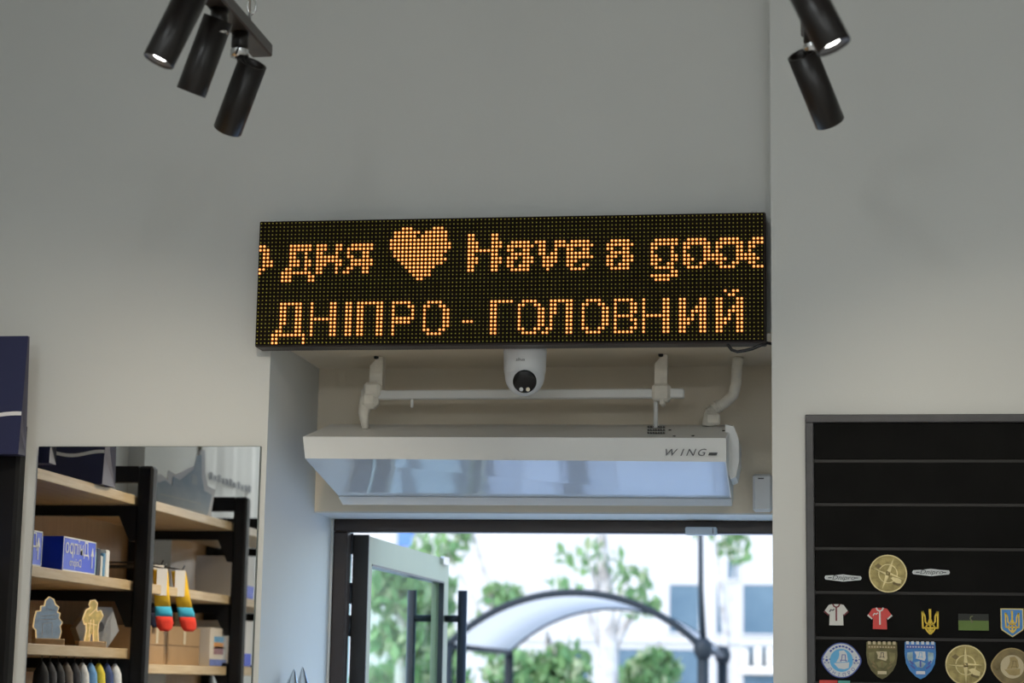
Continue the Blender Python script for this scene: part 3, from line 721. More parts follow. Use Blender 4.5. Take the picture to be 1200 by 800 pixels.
for i, y in enumerate(FY):
    fp = MB().cbox((XF - PW - (.03 if i == 0 else 0), y - PW, 0), (XF, y, 2.235), .008).build('upright', M['frame'], unit)
    MB().cbox((XBK, y - PW, 0), (XBK + .04, y, 2.235), .006).build('rear_post', M['frame'], fp)
    MB().box((XBK + .04, y - PW + .008, 2.185), (XF - PW, y - .008, 2.235)).build('top_arm', M['frame'], fp)
    for z in (SH1, SH2, SH3, SH4):
        MB().box((XBK + .04, y - PW + .008, z - .032), (XF - PW, y - .008, z - .001)).build('arm', M['frame'], fp)
        MB().prism([(XF - PW, z - .032), (XF - PW, z - .11), (XF - PW - .018, z - .11), (XF - PW - .055, z - .032)], lambda p: Vector((p[0], y - .045, p[1])), lambda p: Vector((p[0], y - .005, p[1]))).build('bracket', M['frame'], fp)
for bi, (y1, y0) in enumerate(bays):
    for zi, z in enumerate((SH1, SH2, SH3 if bi == 0 else 1.605, SH4 if bi == 0 else 1.30)):
        MB().cbox((XBK + .04, y0 + .002, z), (XS - .004, y1 - .002, z + SHT), .002).build('shelf_board', WOOD, unit)['label'] = 'plywood shelf board'
    MB().box((XL + .001, y0 - .02, .2), (XBK - .002, y1 + .02, SH1 + .02)).build('back_panel', WOODB, unit)['label'] = 'brown wooden back panel'

# shopping bags on the top shelf
NAVY = mat('navy_paper', (.018, .022, .078), .5, var=.06, scale=4)
GREYB = mat('gusset_paper', (.10, .10, .14), .55, var=.06)
WHITE = mat('white_print', (.82, .82, .84), .5)
def paper_bag(x0, x1, y0, y1, z0, h, label, wave):
    r = thing('paper_bag', ((x0 + x1) / 2, (y0 + y1) / 2, z0), label, 'bag', 'navy paper bags on the top shelf')
    ym = (y0 + y1) / 2
    b = MB()
    # body narrows to the top, side gussets folded in
    v = [(x0, y0, z0), (x1, y0, z0), (x1, y1, z0), (x0, y1, z0), (x0, y0 + .02, z0 + h), (x1, y0 + .02, z0 + h), (x1, y1 - .02, z0 + h), (x0, y1 - .02, z0 + h)]
    b.add(v, [(0, 1, 5, 4), (2, 3, 7, 6), (0, 3, 2, 1)]); b.build('body', NAVY, r)
    g = MB(); g.add([(x1, y0, z0), (x1, y1, z0), (x1 - .03, ym, z0 + h * .45), (x1, y0 + .02, z0 + h), (x1, y1 - .02, z0 + h), (x1 - .035, ym, z0 + h)], [(0, 1, 2), (0, 2, 5, 3), (1, 4, 5, 2)]); g.build('gusset', GREYB, r); g = MB()
    g.add([(x0, y0, z0), (x0, y1, z0), (x0 + .03, ym, z0 + h * .45), (x0, y0 + .02, z0 + h), (x0, y1 - .02, z0 + h), (x0 + .035, ym, z0 + h)], [(0, 1, 2), (0, 2, 5, 3), (1, 4, 5, 2)])
    g.build('gusset', GREYB, r)
    w = MB(); n = 24; zw = z0 + wave
    for (yb, sg) in ((y0, -1), (y1, 1)):
        pts = []
        for k in range(n + 1):
            t = k / n; zz = zw + .006 * math.sin((1 - t) * 9 + 1.2); f = (zz - z0) / h
            y = yb - sg * .02 * f + sg * .0012
            pts.append((x0 + (x1 - x0) * t, y, zz))
        vs = [(x, y, z - .005) for x, y, z in pts] + [(x, y, z + .005) for x, y, z in pts]
        w.add(vs, [(k, k + 1, n + 2 + k, n + 1 + k) for k in range(n)])
    w.build('wave_print', WHITE, r)
    hd = MB(); cx = (x0 + x1) / 2
    for yy in (y0 + .02, y1 - .02):
        hd.tube([(cx - .05, yy, z0 + h - .01), (cx - .045, yy, z0 + h + .04), (cx, yy, z0 + h + .07), (cx + .045, yy, z0 + h + .04), (cx + .05, yy, z0 + h - .01)], .003, 6)
    hd.build('handle', NAVY, r)
    return r
ZT = SH1 + SHT
bx = at(25.5, 460, Y=-.14)
paper_bag(bx.x - .33, bx.x, -.14, -.09, ZT, at(15, 392, Y=-.14).z - ZT, 'navy paper bag with a white wave line, at the left photo edge', .098)
b2 = inmirror(137, 560, X=XS + .01)
paper_bag(XS - .24, XS + .015, b2.y, b2.y + .11, ZT, .27, 'second navy paper bag, further along the top shelf', .09)

# blue souvenir sign boxes
BLUE = mat('blue_box', (.015, .07, .78), .4, var=.04); 
def sign_box(y0, y1, label):
    x1 = XS - .012; z0 = SH2 + SHT; h = .095
    r = thing('souvenir_box', (x1 - .05, (y0 + y1) / 2, z0), label, 'box', 'blue sign shaped souvenir boxes')
    MB().cbox((x1 - .10, y0, z0), (x1, y1, z0 + h), .002).build('body', BLUE, r)
    bd_ = MB(); t = .004; X = x1 + .0012
    for (a, b_, c, d) in ((y0, y1, z0, z0 + t), (y0, y1, z0 + h - t, z0 + h), (y0, y0 + t, z0, z0 + h), (y1 - t, y1, z0, z0 + h)):
        bd_.add([(X, a, c), (X, b_, c), (X, b_, d), (X, a, d)], [(0, 1, 2, 3)])
    # the two words and the arrow face the aisle
    yc = (y0 + y1) / 2 + .02
    word(bd_, 'Дніпро', .055, (X, yc + .0, z0 + .050), (0, 1, 0), (0, 0, 1)); word(bd_, 'Dnipro', .032, (X, yc + .01, z0 + .016), (0, 1, 0), (0, 0, 1))
    ya = y0 + .028
    bd_.add([(X, ya - .003, z0 + .018), (X, ya + .003, z0 + .018), (X, ya + .003, z0 + .055), (X, ya - .003, z0 + .055)], [(0, 1, 2, 3)])
    bd_.add([(X, ya - .012, z0 + .052), (X, ya + .012, z0 + .052), (X, ya, z0 + .078)], [(0, 1, 2)])
    bd_.build('white_print', WHITE, r)
ya, yb_ = inmirror(82, 650, X=XS).y, inmirror(120, 650, X=XS).y
sign_box(yb_, ya, 'blue box with white arrow and town name, nearer the socks')
yc_ = inmirror(57.5, 650, X=XS).y
sign_box(yc_, min(FY[0] - PW - .006, yc_ + .22), 'blue box with white arrow and town name, nearer the mirror edge')
# small books and packs at the end of the second shelf
cols = [(.02, .02, .03), (.10, .35, .55), (.02, .025, .05), (.75, .75, .72), (.12, .30, .50), (.80, .80, .78)]
yy = yb_ - .018
for k, cl in enumerate(cols):
    w = (.014, .022, .03, .016, .018, .03)[k]; hh = .062 + .010 * (k % 3)
    r = thing('pocket_book', (XS - .06, yy, SH2 + SHT), '%s pocket book beside the blue box' % ['black', 'blue', 'thick navy', 'white', 'slate blue', 'cream'][k], 'book', 'pocket books on the second shelf')
    mm = mat('cover_%d' % k, cl, .5, var=.05)
    MB().cbox((XS - .10, yy - w, SH2 + SHT), (XS - .03, yy, SH2 + SHT + hh), .002).build('cover', mm, r)
    MB().box((XS - .098, yy - w + .003, SH2 + SHT + hh - .001), (XS - .033, yy - .003, SH2 + SHT + hh + .001)).build('pages', WHITE, r)
    yy -= w + .004
# acrylic night lights
ACR = mat('frosted_acrylic', (.42, .54, .68), .35, var=.2, scale=40, emit=(.5, .65, .8), estr=.16)
EDGE = mat('edge_lit_acrylic', (.9, .7, .4), .3, emit=(1, .68, .32), estr=.55)
GOLDF = mat('etched_gold', (.55, .40, .10), .4, var=.3, scale=60, emit=(1, .75, .3), estr=.25)
BASEW = wood('light_base_wood', (.52, .36, .20), (.60, .42, .25), 0)
def night_light(px, X, out, label, mface, hsc):
    p = inmirror(px, 750, X=X); z0 = SH3 + SHT
    r = thing('night_light', (X, p.y, z0), label, 'lamp', 'acrylic night lights on the third shelf')
    u = Vector((.80, -.60, 0)); nrm = Vector((.60, .80, 0)); o = Vector((X, p.y, z0))
    Mx = Matrix((u, nrm, Vector((0, 0, 1)))).transposed()
    MB().cbox((-.042, -.02, 0), (.042, .02, .018), .002, Mx, o).build('wooden_base', BASEW, r)
    f = lambda t: (lambda q: o + u * q[0] * hsc + Vector((0, 0, .018 + q[1] * hsc)) + nrm * t)
    MB().prism(out, f(-.002), f(.002)).build('acrylic_plate', mface, r)
    # glowing cut edge
    e = MB(); n = len(out)
    cx = sum(q[0] for q in out) / n; cy = sum(q[1] for q in out) / n
    outer = [(q[0] + (.0022 if q[0] > cx else -.0022), q[1] + (.0022 if q[1] > cy else 0)) for q in out]
    for k in range(n):
        a, b_ = out[k], out[(k + 1) % n]; c, d = outer[k], outer[(k + 1) % n]
        vs = [f(-.003)(a), f(-.003)(b_), f(-.003)(d), f(-.003)(c), f(.003)(a), f(.003)(b_), f(.003)(d), f(.003)(c)]
        e.add(vs, [(0, 1, 2, 3), (4, 5, 6, 7), (2, 3, 7, 6), (0, 1, 5, 4)])
    e.build('lit_edge', EDGE, r)
    # etched lines
    t = MB()
    for (a, b_, c, d) in ([(-.018, .008, -.018, .04), (-.018, .04, .008, .044), (.008, .044, .010, .008), (-.025, .06, .02, .066), (-.01, .08, .015, .075), (-.028, .05, .02, .054)] if mface is ACR else [(-.008, .01, -.004, .06), (.006, .01, .004, .06), (-.01, .07, .01, .09), (-.012, .05, .014, .045)]):
        t.prism(stroke([(a, b_), (c, d)], .0016), f(.0021), f(.0032))
    t.build('etched_lines', WHITE if mface is ACR else EDGE, r)
cloud = [(-.032, 0), (.030, 0), (.034, .02), (.030, .034), (.036, .045), (.026, .056), (.028, .068), (.020, .072), (.024, .085), (.014, .092), (.008, .106), (-.002, .112), (-.012, .102), (-.014, .088), (-.024, .086), (-.024, .074), (-.036, .072), (-.040, .055), (-.042, .03), (-.034, .022)]
fig = [(-.018, 0), (-.004, .0), (-.002, .02), (.004, .02), (.006, 0), (.02, .0), (.017, .03), (.018, .05), (.030, .07), (.022, .085), (.012, .082), (.010, .092), (.012, .104), (.004, .114), (-.006, .112), (-.010, .10), (-.006, .092), (-.018, .085), (-.026, .06), (-.020, .045), (-.016, .05), (-.014, .03)]
night_light(60, XS - .065, cloud, 'edge lit blue acrylic night light on a wooden base', ACR, 1.02)
night_light(110, XS - .06, fig, 'edge lit golden figure shaped acrylic light on a wooden base', GOLDF, 1.05)
# grey hexagonal gift box leaning behind
GREY = mat('grey_card', (.62, .63, .65), .6, var=.04)
p = inmirror(124, 728, X=XS - .12); z0 = SH3 + SHT
r = thing('gift_box', (p.x, p.y, z0), 'grey six sided gift box behind the golden night light', 'box')
hx_ = [(.0, 0), (.075, .0), (.11, .055), (.085, .125), (.02, .125), (-.025, .06)]
MB().prism(hx_, lambda q: Vector((p.x - .06 + .8 * q[0], p.y + .05 - .6 * q[0], z0 + q[1])), lambda q: Vector((p.x - .06 + .8 * q[0] + .035, p.y + .05 - .6 * q[0] + .045, z0 + q[1]))).build('carton', GREY, r)
em = [(.045 + .018 * math.cos(k * PI / 4), .065 + .018 * math.sin(k * PI / 4)) for k in range(8)]
MB().prism(em, lambda q: Vector((p.x - .06 + .8 * q[0] + .035, p.y + .05 - .6 * q[0] + .045, z0 + q[1])), lambda q: Vector((p.x - .06 + .8 * q[0] + .036, p.y + .05 - .6 * q[0] + .0465, z0 + q[1]))).build('emblem', mat('grey_print2', (.22, .22, .24), .6), r)
# cardboard cartons
CARD = mat('cardboard', (.34, .21, .10), .75, var=.08, scale=6, bump=.1, bscale=40)
TAPE = mat('tape', (.50, .40, .24), .3)
def carton(x0, x1, y0, y1, z0, h, label):
    r = thing('cardboard_carton', ((x0 + x1) / 2, (y0 + y1) / 2, z0), label, 'carton', 'cardboard cartons on the shelves')
    MB().cbox((x0, y0, z0), (x1, y1, z0 + h), .002).build('carton_body', CARD, r)
    MB().box((x1 - .0005, (y0 + y1) / 2 - .012, z0 + h * .55), (x1 + .0008, (y0 + y1) / 2 + .012, z0 + h)).build('tape_strip', TAPE, r)
    MB().box((x1 - .0005, y0 + .004, z0 + h * .5), (x1 + .0008, y1 - .004, z0 + h * .5 + .002)).build('flap_seam', mat('seam', (.12, .07, .03), .8), r)
zc_ = SH3 + SHT
carton(XBK + .05, XS - .20, -.42, -.12, zc_, .055, 'flat brown carton under the others behind the blue night light')
carton(XBK + .06, XS - .22, -.40, -.15, zc_ + .0555, .055, 'brown carton stacked in the middle behind the blue night light')
carton(XBK + .05, XS - .20, -.72, -.46, zc_, .12, 'brown carton standing behind the golden night light')
# things hanging under the third shelf
hang_cols = [((.02, .02, .025), 'black'), ((.05, .05, .06), 'charcoal'), ((.03, .03, .035), 'dark grey'), ((.18, .15, .13), 'brown grey'), ((.04, .04, .05), 'slate'), ((.70, .70, .70), 'white'), ((.15, .35, .65), 'blue'), ((.75, .60, .05), 'yellow'), ((.04, .07, .20), 'navy'), ((.72, .74, .76), 'pale grey')]
for k, (cl, nm) in enumerate(hang_cols):
    px = 52 + k * 9.5; p = inmirror(px, 790, X=XS - .03); zt_ = SH3 - .006
    r = thing('hanging_pouch', (p.x, p.y, zt_ - .22), '%s cloth pouch hanging under the third shelf' % nm, 'pouch', 'pouches hanging under the third shelf')
    mm = mat('pouch_%d' % k, cl, .8, var=.15, scale=40, bump=.2)
    b = MB(); n = 10
    b.lathe([(.004, 0), (.012, -.012), (.020, -.03), (.024, -.08), (.026, -.16), (.022, -.20), (0, -.205)], (p.x, p.y, zt_ - .01), (0, 0, 1), 12); b.build('cloth', mm, r)
    MB().tube([(p.x, p.y, zt_ - .012), (p.x, p.y, SH3)], .0016, 6).build('string', M['black'], r)

# socks hanging in the middle bay on wire hooks
YEL = mat('sock_yellow', (.80, .48, .02), .9, var=.06, scale=40, bump=.2); CYA = mat('sock_cyan', (.05, .42, .62), .9, var=.06, scale=40, bump=.2)
RED = mat('sock_red', (.70, .04, .02), .9, var=.08, scale=40, bump=.2); GRN = mat('sock_grey_knit', (.10, .10, .13), .95, col2=(.45, .45, .48), scale=120, bump=.2)
DNV = mat('sock_navy', (.02, .025, .06), .95, var=.1, scale=40)
CARDW = mat('sock_card', (.78, .75, .72), .6, var=.03)
def sock(px, py_top, py_bot, X, three, label, tiltz=0.0):
    t = inmirror(px, py_top, X=X); z1 = t.z; h = (py_bot - py_top) * ((CAM.y * -1 - t.y)) / FPX
    r = thing('sock_pair', (X, t.y, z1 - h), label, 'socks', 'socks hanging on wire hooks')
    u = Vector((.72, -.69, 0)).normalized(); nr = Vector((.69, .72, 0)).normalized(); o = Vector((X, t.y, z1))
    def seg(nm, m, prof):                        # prof: (width, z fraction, shift)
        mb = MB(); n = 12; vs = []; fs = []
        for (w, f, sft) in prof:
            for k in range(n):
                a = 2 * PI * k / n; vs.append(o + u * (w * math.cos(a) + sft + tiltz * f * h) + nr * (.011 * math.sin(a)) + Vector((0, 0, -h * f)))
        L = len(prof)
        for i in range(L - 1):
            for k in range(n): fs.append((i * n + k, i * n + (k + 1) % n, (i + 1) * n + (k + 1) % n, (i + 1) * n + k))
        fs += [tuple(range(n)), tuple((L - 1) * n + k for k in range(n))]
        return mb.add(vs, fs, True).build(nm, m, r)
    m1, m2, m3_ = three
    seg('leg', m1, [(.026, .0, 0), (.027, .1, 0), (.027, .35, 0), (.028, .6, .002)])
    seg('heel_band', m2, [(.0285, .6, .002), (.030, .68, .004), (.030, .76, .004)])
    seg('foot', m3_, [(.0295, .76, .004), (.030, .85, .006), (.026, .95, .006), (.014, 1.0, .004)])
    c = MB(); c.add([o + u * a + nr * .0125 + Vector((0, 0, z)) for a, z in ((-.018, .004), (.018, .004), (.018, -h * .42), (-.018, -h * .42))] + [o + u * a + nr * .0135 + Vector((0, 0, z)) for a, z in ((-.018, .004), (.018, .004), (.018, -h * .42), (-.018, -h * .42))],
                    [(0, 1, 2, 3), (4, 5, 6, 7), (0, 1, 5, 4), (1, 2, 6, 5), (2, 3, 7, 6), (3, 0, 4, 7)])
    c.build('card_label', CARDW, r)
    hk = thing('wire_hook', (XBK, t.y, z1), 'black wire hook holding %s' % label, 'hook', 'wire hooks in the middle bay')
    MB().tube([(XBK - .004, t.y, z1 + .012), (X - .03, t.y, z1 + .012), (X + .012, t.y, z1 + .004), (X + .02, t.y, z1 + .02)], .0028, 6).build('wire', M['black'], hk)
    MB().cbox((XBK - .004, t.y - .012, z1 - .012), (XBK + .002, t.y + .012, z1 + .03), .002).build('hook_plate', M['black'], hk)
sock(191, 668, 741, XS - .012, (YEL, CYA, RED), 'yellow, cyan and red socks next to the post', .10)
sock(212, 670, 741, XS - .008, (YEL, CYA, RED), 'yellow, cyan and red socks hanging further right', .22)
sock(187, 664, 737, XS - .045, (GRN, DNV, DNV), 'grey knitted socks half hidden by the post')
# cartons and boxes on the low shelf of the middle bay
zl = 1.605 + SHT
y_ = lambda px, X=XS - .03: inmirror(px, 760, X=X).y
def ph(px, py0, py1, X=XS - .03): return (py1 - py0) * (-CAM.y - y_(px, X)) / FPX
carton(XBK + .05, XS - .05, y_(205), y_(181), zl, ph(200, 745, 790), 'brown carton on the low shelf nearest the middle post')
carton(XBK + .05, XS - .05, y_(243), y_(206), zl, ph(225, 745, 790), 'wider brown carton on the low shelf beside the printed box')
h3 = ph(255, 747, 792)
r = thing('printed_box', (XS - .06, y_(256), zl), 'white box with a colourful picture on the low shelf', 'box')
ya_, yb2 = y_(247), y_(266)
MB().cbox((XS - .12, yb2, zl), (XS - .025, ya_, zl + h3), .002).build('carton_body', mat('box_cream', (.72, .64, .54), .5, var=.03), r)
for nm, cl, f0, f1 in (('blue_band', (.16, .22, .55), 0, .18), ('picture_base', (.35, .18, .20), .30, .52), ('picture_flame', (.78, .35, .10), .45, .62), ('picture_sky', (.15, .38, .62), .62, .78)):
    k0, k1 = (.0, 1.0) if nm == 'blue_band' else (.22, .78)
    MB().box((XS - .0255, ya_ + (yb2 - ya_) * k0, zl + h3 * f0 + .002), (XS - .0235, ya_ + (yb2 - ya_) * k1, zl + h3 * f1)).build(nm, mat('pic_' + nm, cl, .5, var=.15, scale=50), r)
carton(XBK + .09, XS - .12, y_(252), y_(236), zl + ph(225, 745, 790) + .001, ph(245, 726, 744), 'small carton stacked on the wider carton')
# slotted standard on the back panel
p0, p1 = inmirror(238, 660, X=XBK), inmirror(245, 703, X=XBK)
tag(MB().cbox((XBK, p1.y, p1.z), (XBK + .012, p0.y, p0.z), .002).build('slotted_strip', M['black']), 'short black metal strip fixed on the wooden back panel', 'strip')
# white boxes in the far bay
for k, (pa, pb_, zz, hh) in enumerate(((291, 299, SH2 + SHT, .16), (291, 299, zl, .17))):
    X = XS - .03; y1_, y0_ = inmirror(pa, 700, X=X).y, inmirror(pb_, 700, X=X).y
    r = thing('white_carton', (X, (y0_ + y1_) / 2, zz), ['white carton on the second shelf behind the last post', 'white carton on the low shelf behind the last post'][k], 'carton')
    MB().cbox((X - .2, y0_, zz), (X, y1_, zz + hh), .002).build('carton_body', CARDW, r)
    MB().box((X - .0005, y0_ + .004, zz + .004), (X + .001, y1_ - .004, zz + .05)).build('blue_stripe', BLUE, r)

# cut-out display board on the top shelf of the middle bay
SLATE = mat('slate_blue_print', (.42, .51, .60), .5, col2=(.55, .62, .68), scale=14)
pL, pR = inmirror(184, 590, X=XS - .16), inmirror(249, 603, X=XS - .03)
o = Vector((pL.x, pL.y, ZT)); u = Vector((pR.x - pL.x, pR.y - pL.y, 0)); LU = u.length; u.normalize(); nr = Vector((-u.y, u.x, 0)); nr = nr if nr.y > 0 else -nr
r = thing('display_cutout', (o.x, o.y, ZT), 'slate blue ship shaped cut out standing on the top shelf', 'display board')
ship = [(.0, .0), (.93, .0), (1.0, .30), (.86, .34), (.80, .52), (.78, .80), (.70, .78), (.66, .60), (.42, .44), (.30, .48), (.28, .36), (.16, .42), (.05, .38), (.0, .40)]
def pf(t, g=0.0): return lambda q: o + u * ((q[0] + (g if q[0] > .5 else -g)) * LU) + Vector((0, 0, (q[1] + (g if q[1] > .2 else 0)) * .27)) + nr * t
MB().prism(ship, pf(-.006, .07), pf(0, .07)).build('white_border', WHITE, r)
MB().prism(ship, pf(0), pf(.003)).build('printed_shape', SLATE, r)
sp_ = MB()
for (a, b_, c, d) in ((.08, .24, .80, .17), (.10, .12, .86, .06)): sp_.prism(stroke([(a, b_), (c, d)], .025), pf(.003), pf(.004))
sp_.prism([(.62, .42), (.72, .40), (.72, .52), (.62, .54)], pf(.003), pf(.004))
sp_.build('pale_details', mat('pale_print', (.55, .60, .63), .5, var=.1), r)
# white fabric banner on the left wall, further back
pb0, pb1 = inmirror(236, 560, X=XL + .01), inmirror(301, 560, X=XL + .01)
r = thing('fabric_banner', (XL, (pb0.y + pb1.y) / 2, 2.2), 'white fabric banner with faint dark print on the left wall', 'banner')
b = MB(); n = 30; zt_, zb_ = 2.75, 2.25
vs = []
for k in range(n + 1):
    t = k / n; y = pb0.y + (pb1.y - pb0.y) * t; dx = .012 + .008 * math.sin(t * 16) + .004 * math.sin(t * 37)
    vs += [(XL + .004 + dx, y, zb_), (XL + .004 + dx * .5, y, zt_)]
b.add(vs, [(2 * k, 2 * k + 2, 2 * k + 3, 2 * k + 1) for k in range(n)], True)
b.build('cloth', mat('banner_cloth', (.84, .84, .82), .85, var=.03, scale=5), r)
b = MB(); yc2 = (pb0.y + pb1.y) / 2; 
for k in range(11):
    yk = pb0.y + (pb1.y - pb0.y) * (.12 + .07 * k); hh = (.03, .022, .03, .022, .026)[k % 5]
    b.box((XL + .026, yk - .022, 2.395), (XL + .028, yk + .014, 2.395 + hh))
b.build('print_line', mat('faded_print', (.25, .26, .28), .7), r)
MB().tube([(XL + .012, pb0.y + .02, zt_), (XL + .012, pb1.y - .02, zt_)], .008, 8).build('rod', M['chrome'], r)

# ------------------------------------------------------------------ black slat board with souvenirs on the right wall
YB0 = YP - .022
bl0 = at(943.5, 485.5, Y=YB0); XBL = (at(943.5, 485.5, Y=YB0).x + at(946, 800, Y=YB0).x) / 2
fw = at(954, 600, Y=YB0).x - at(944.3, 600, Y=YB0).x
XBR = XBL + 1.30; ZBT = bl0.z; ZBB = .55
brd = thing('souvenir_board', ((XBL + XBR) / 2, YP, ZBB), 'large black slatted board in a charcoal frame on the right wall', 'display board')
MB().cbox((XBL, YB0, ZBT - fw), (XBR, YP - .001, ZBT), .002).build('frame_rail', M['board_frame'], brd)
MB().cbox((XBL, YB0, ZBB), (XBR, YP - .001, ZBB + fw), .002).build('frame_rail', M['board_frame'], brd)
MB().cbox((XBL, YB0, ZBB + fw), (XBL + fw, YP - .001, ZBT - fw), .002).build('frame_stile', M['board_frame'], brd)
MB().cbox((XBR - fw, YB0, ZBB + fw), (XBR, YP - .001, ZBT - fw), .002).build('frame_stile', M['board_frame'], brd)
gl = [at(960, y, Y=YB0).z for y in (539.5, 590.5, 642, 693.5, 747)]
pitch = (gl[0] - gl[-1]) / 4
zs_ = [ZBT - fw] + gl
while zs_[-1] - pitch > ZBB + fw: zs_.append(zs_[-1] - pitch)
zs_.append(ZBB + fw)
YS = YP - .014
for i in range(len(zs_) - 1):
    top = zs_[i] - (.0035 if i else 0); bot = zs_[i + 1] + .0035
    MB().cbox((XBL + fw + .0005, YS, bot), (XBR - fw - .0005, YP - .004, top), .0015).build('slat', M['board_slat'], brd)
    if i: MB().box((XBL + fw + .0005, YS + .002, zs_[i] - .0035), (XBR - fw - .0005, YP - .002, zs_[i] + .0035)).build('groove', M['board_groove'], brd)

YI = YS - .0006
K = (YI - CAM.y) / FPX                          # metres per pixel on the board
def item(name, px, py, label, cat, group=None):
    p = at(px, py, Y=YI); r = thing(name, p, label, cat, group or 'souvenirs on the black board'); return r, p
BRZ = mat('antique_bronze', (.30, .24, .09), .38, .55, var=.22, scale=60, bump=.3, bscale=120)
BRZ2 = mat('antique_bronze_light', (.58, .48, .24), .35, .55, var=.12, scale=60)
BRZD = mat('antique_bronze_dark', (.16, .12, .05), .5, .4, var=.2, scale=60)
SIL = mat('silver_badge', (.60, .62, .62), .35, .5, var=.06); INK = mat('ink', (.03, .03, .04), .6)
for px, py, nm, th in ((988, 677, 'near the frame, left of the compass medallion', -.01), (1091, 670.5, 'right of the compass medallion', .0)):
    r, p = item('name_badge', px, py, 'silver pointed oval name badge %s' % nm, 'badge')
    out = [(-21, 0), (-20, 2.2), (-10, 2.8), (0, 4), (10, 2.8), (20, 2.2), (21, 0), (20, -2.0), (10, -3), (0, -4.2), (-10, -3), (-20, -2.0)]
    MB().flat(p, [(x * K, z * K) for x, z in out], 0, .004, th).build('plate', SIL, r)
    MB().flat(p, [(x * K * .96, z * K * .74) for x, z in out], .004, .0044, th).build('field', mat('badge_grey', (.42, .44, .44), .4, .3, var=.05), r)
    w = MB(); word(w, 'Dnipro', 7.2 * K, p + Vector((0, -.0047, -2.0 * K)), (1.25, 0, 0), (0, 0, 1), .3)
    for sx in (-1, 1): w.flat(p + Vector((sx * 15 * K, 0, 0)), [(-2 * K, -.5 * K), (2 * K, -.5 * K), (2 * K, .5 * K), (-2 * K, .5 * K)], .0044, .0048)
    w.build('lettering', INK, r)
def compass(px, py, R, th, label):
    r, p = item('compass_medallion', px, py, label, 'medallion'); R *= K
    MB().lathe([(0, .003), (R * .98, .003), (R * .98, 0), (0, 0)], p, (0, -1, 0), 40, False).build('disc', BRZ, r)
    ring(MB(), p, R * .94, R, 0, .0055, 40).build('rim', BRZ2, r)
    ring(MB(), p, R * .46, R * .51, .003, .005, 32).build('inner_ring', BRZ2, r)
    for k in range(4):
        a = th + k * PI / 2
        # raised blade: light and dark halves
        for sg, mm in ((1, BRZ2), (-1, BRZ if k % 2 else BRZ2)):
            MB().flat(p, [(0, 0), (0, sg * R * .11), (R * .90, 0)], .003, .0062, a).build('compass_blade', mm, r)
    MB().lathe([(R * .09, .003), (R * .08, .0068), (0, .0072)], p, (0, -1, 0), 12).build('centre_boss', BRZ2, r)
    l = MB(); l.flat(p + Vector((R * .40, 0, -R * .33)), [(-R * .28, .1 * R), (-.05 * R, .18 * R), (.3 * R, -.0 * R), (.28 * R, -.2 * R), (0, -.16 * R)], .003, .0055); l.build('relief_bridge', BRZ2, r)
    l = MB(); l.flat(p + Vector((-R * .5, 0, R * .4)), [(-R * .2, .0), (.0, .14 * R), (.2 * R, .0), (.0, -.14 * R)], .003, .0048)
    l.flat(p + Vector((R * .45, 0, -R * .5)), [(-R * .2, .05 * R), (.2 * R, -.05 * R), (.16 * R, -.16 * R), (-.2 * R, -.05 * R)], .003, .0058); l.build('relief_detail', BRZD, r)
compass(1040.5, 672, 21.5, 1.2, 'round bronze compass medallion between two silver badges')
compass(1131.5, 779, 22.5, PI / 2, 'round bronze compass medallion in the lowest full row')
def jersey(px, py, main, trim, stripe, label, emb):
    r, p = item('jersey_magnet', px, py, label, 'magnet'); s = K
    out = [(-5, 10), (5, 10), (8.5, 9), (14, 1), (9, -3), (7.5, -.5), (8, -14), (-8, -14), (-7.5, -.5), (-9, -3), (-14, 1), (-8.5, 9)]
    MB().flat(p, [(x * s, z * s) for x, z in out], 0, .004).build('shirt', main, r)
    for sg in (-1, 1):
        MB().flat(p, [(sg * x * s, z * s) for x, z in ((14.2, 1.2), (8.9, -3.4), (8.2, -2.0), (13.0, 2.6))], .003, .0048).build('cuff', trim, r)
    MB().flat(p, [(x * s, z * s) for x, z in stroke([(-4, 10.2), (-2.5, 7.4), (0, 6.4), (2.5, 7.4), (4, 10.2)], 1.7)], .004, .0054).build('collar', trim, r)
    MB().flat(p, [(-.9 * s, 6.2 * s), (.9 * s, 6.2 * s), (.9 * s, -9 * s), (-.9 * s, -9 * s)], .004, .005).build('placket', stripe, r)
    MB().flat(p + Vector((-5 * s, 0, 2.2 * s)), [(x * s, z * s) for x, z in stroke([(-2.6, -1), (-1, 1.6), (1, .6), (2.8, 2.2)], 1.3)], .004, .005).build('emblem', emb, r)
OFFW = mat('enamel_white', (.66, .66, .63), .35, var=.03); REDE = mat('enamel_red', (.62, .035, .025), .35, var=.05); DRED = mat('enamel_dark_red', (.16, .015, .02), .35, var=.05)
jersey(980, 718, OFFW, DRED, DRED, 'white jersey shaped magnet with dark red trim', INK)
jersey(1031, 722.5, REDE, OFFW, OFFW, 'red jersey shaped magnet with white trim', OFFW)
YELE = mat('enamel_yellow', (.80, .56, .03), .35, var=.05); BLUE2 = mat('enamel_blue', (.03, .20, .55), .3, var=.08, scale=40); GOLD = mat('enamel_gold', (.62, .52, .20), .35, .3, var=.05)
LBLUE = mat('enamel_sky', (.10, .42, .75), .3, var=.05)
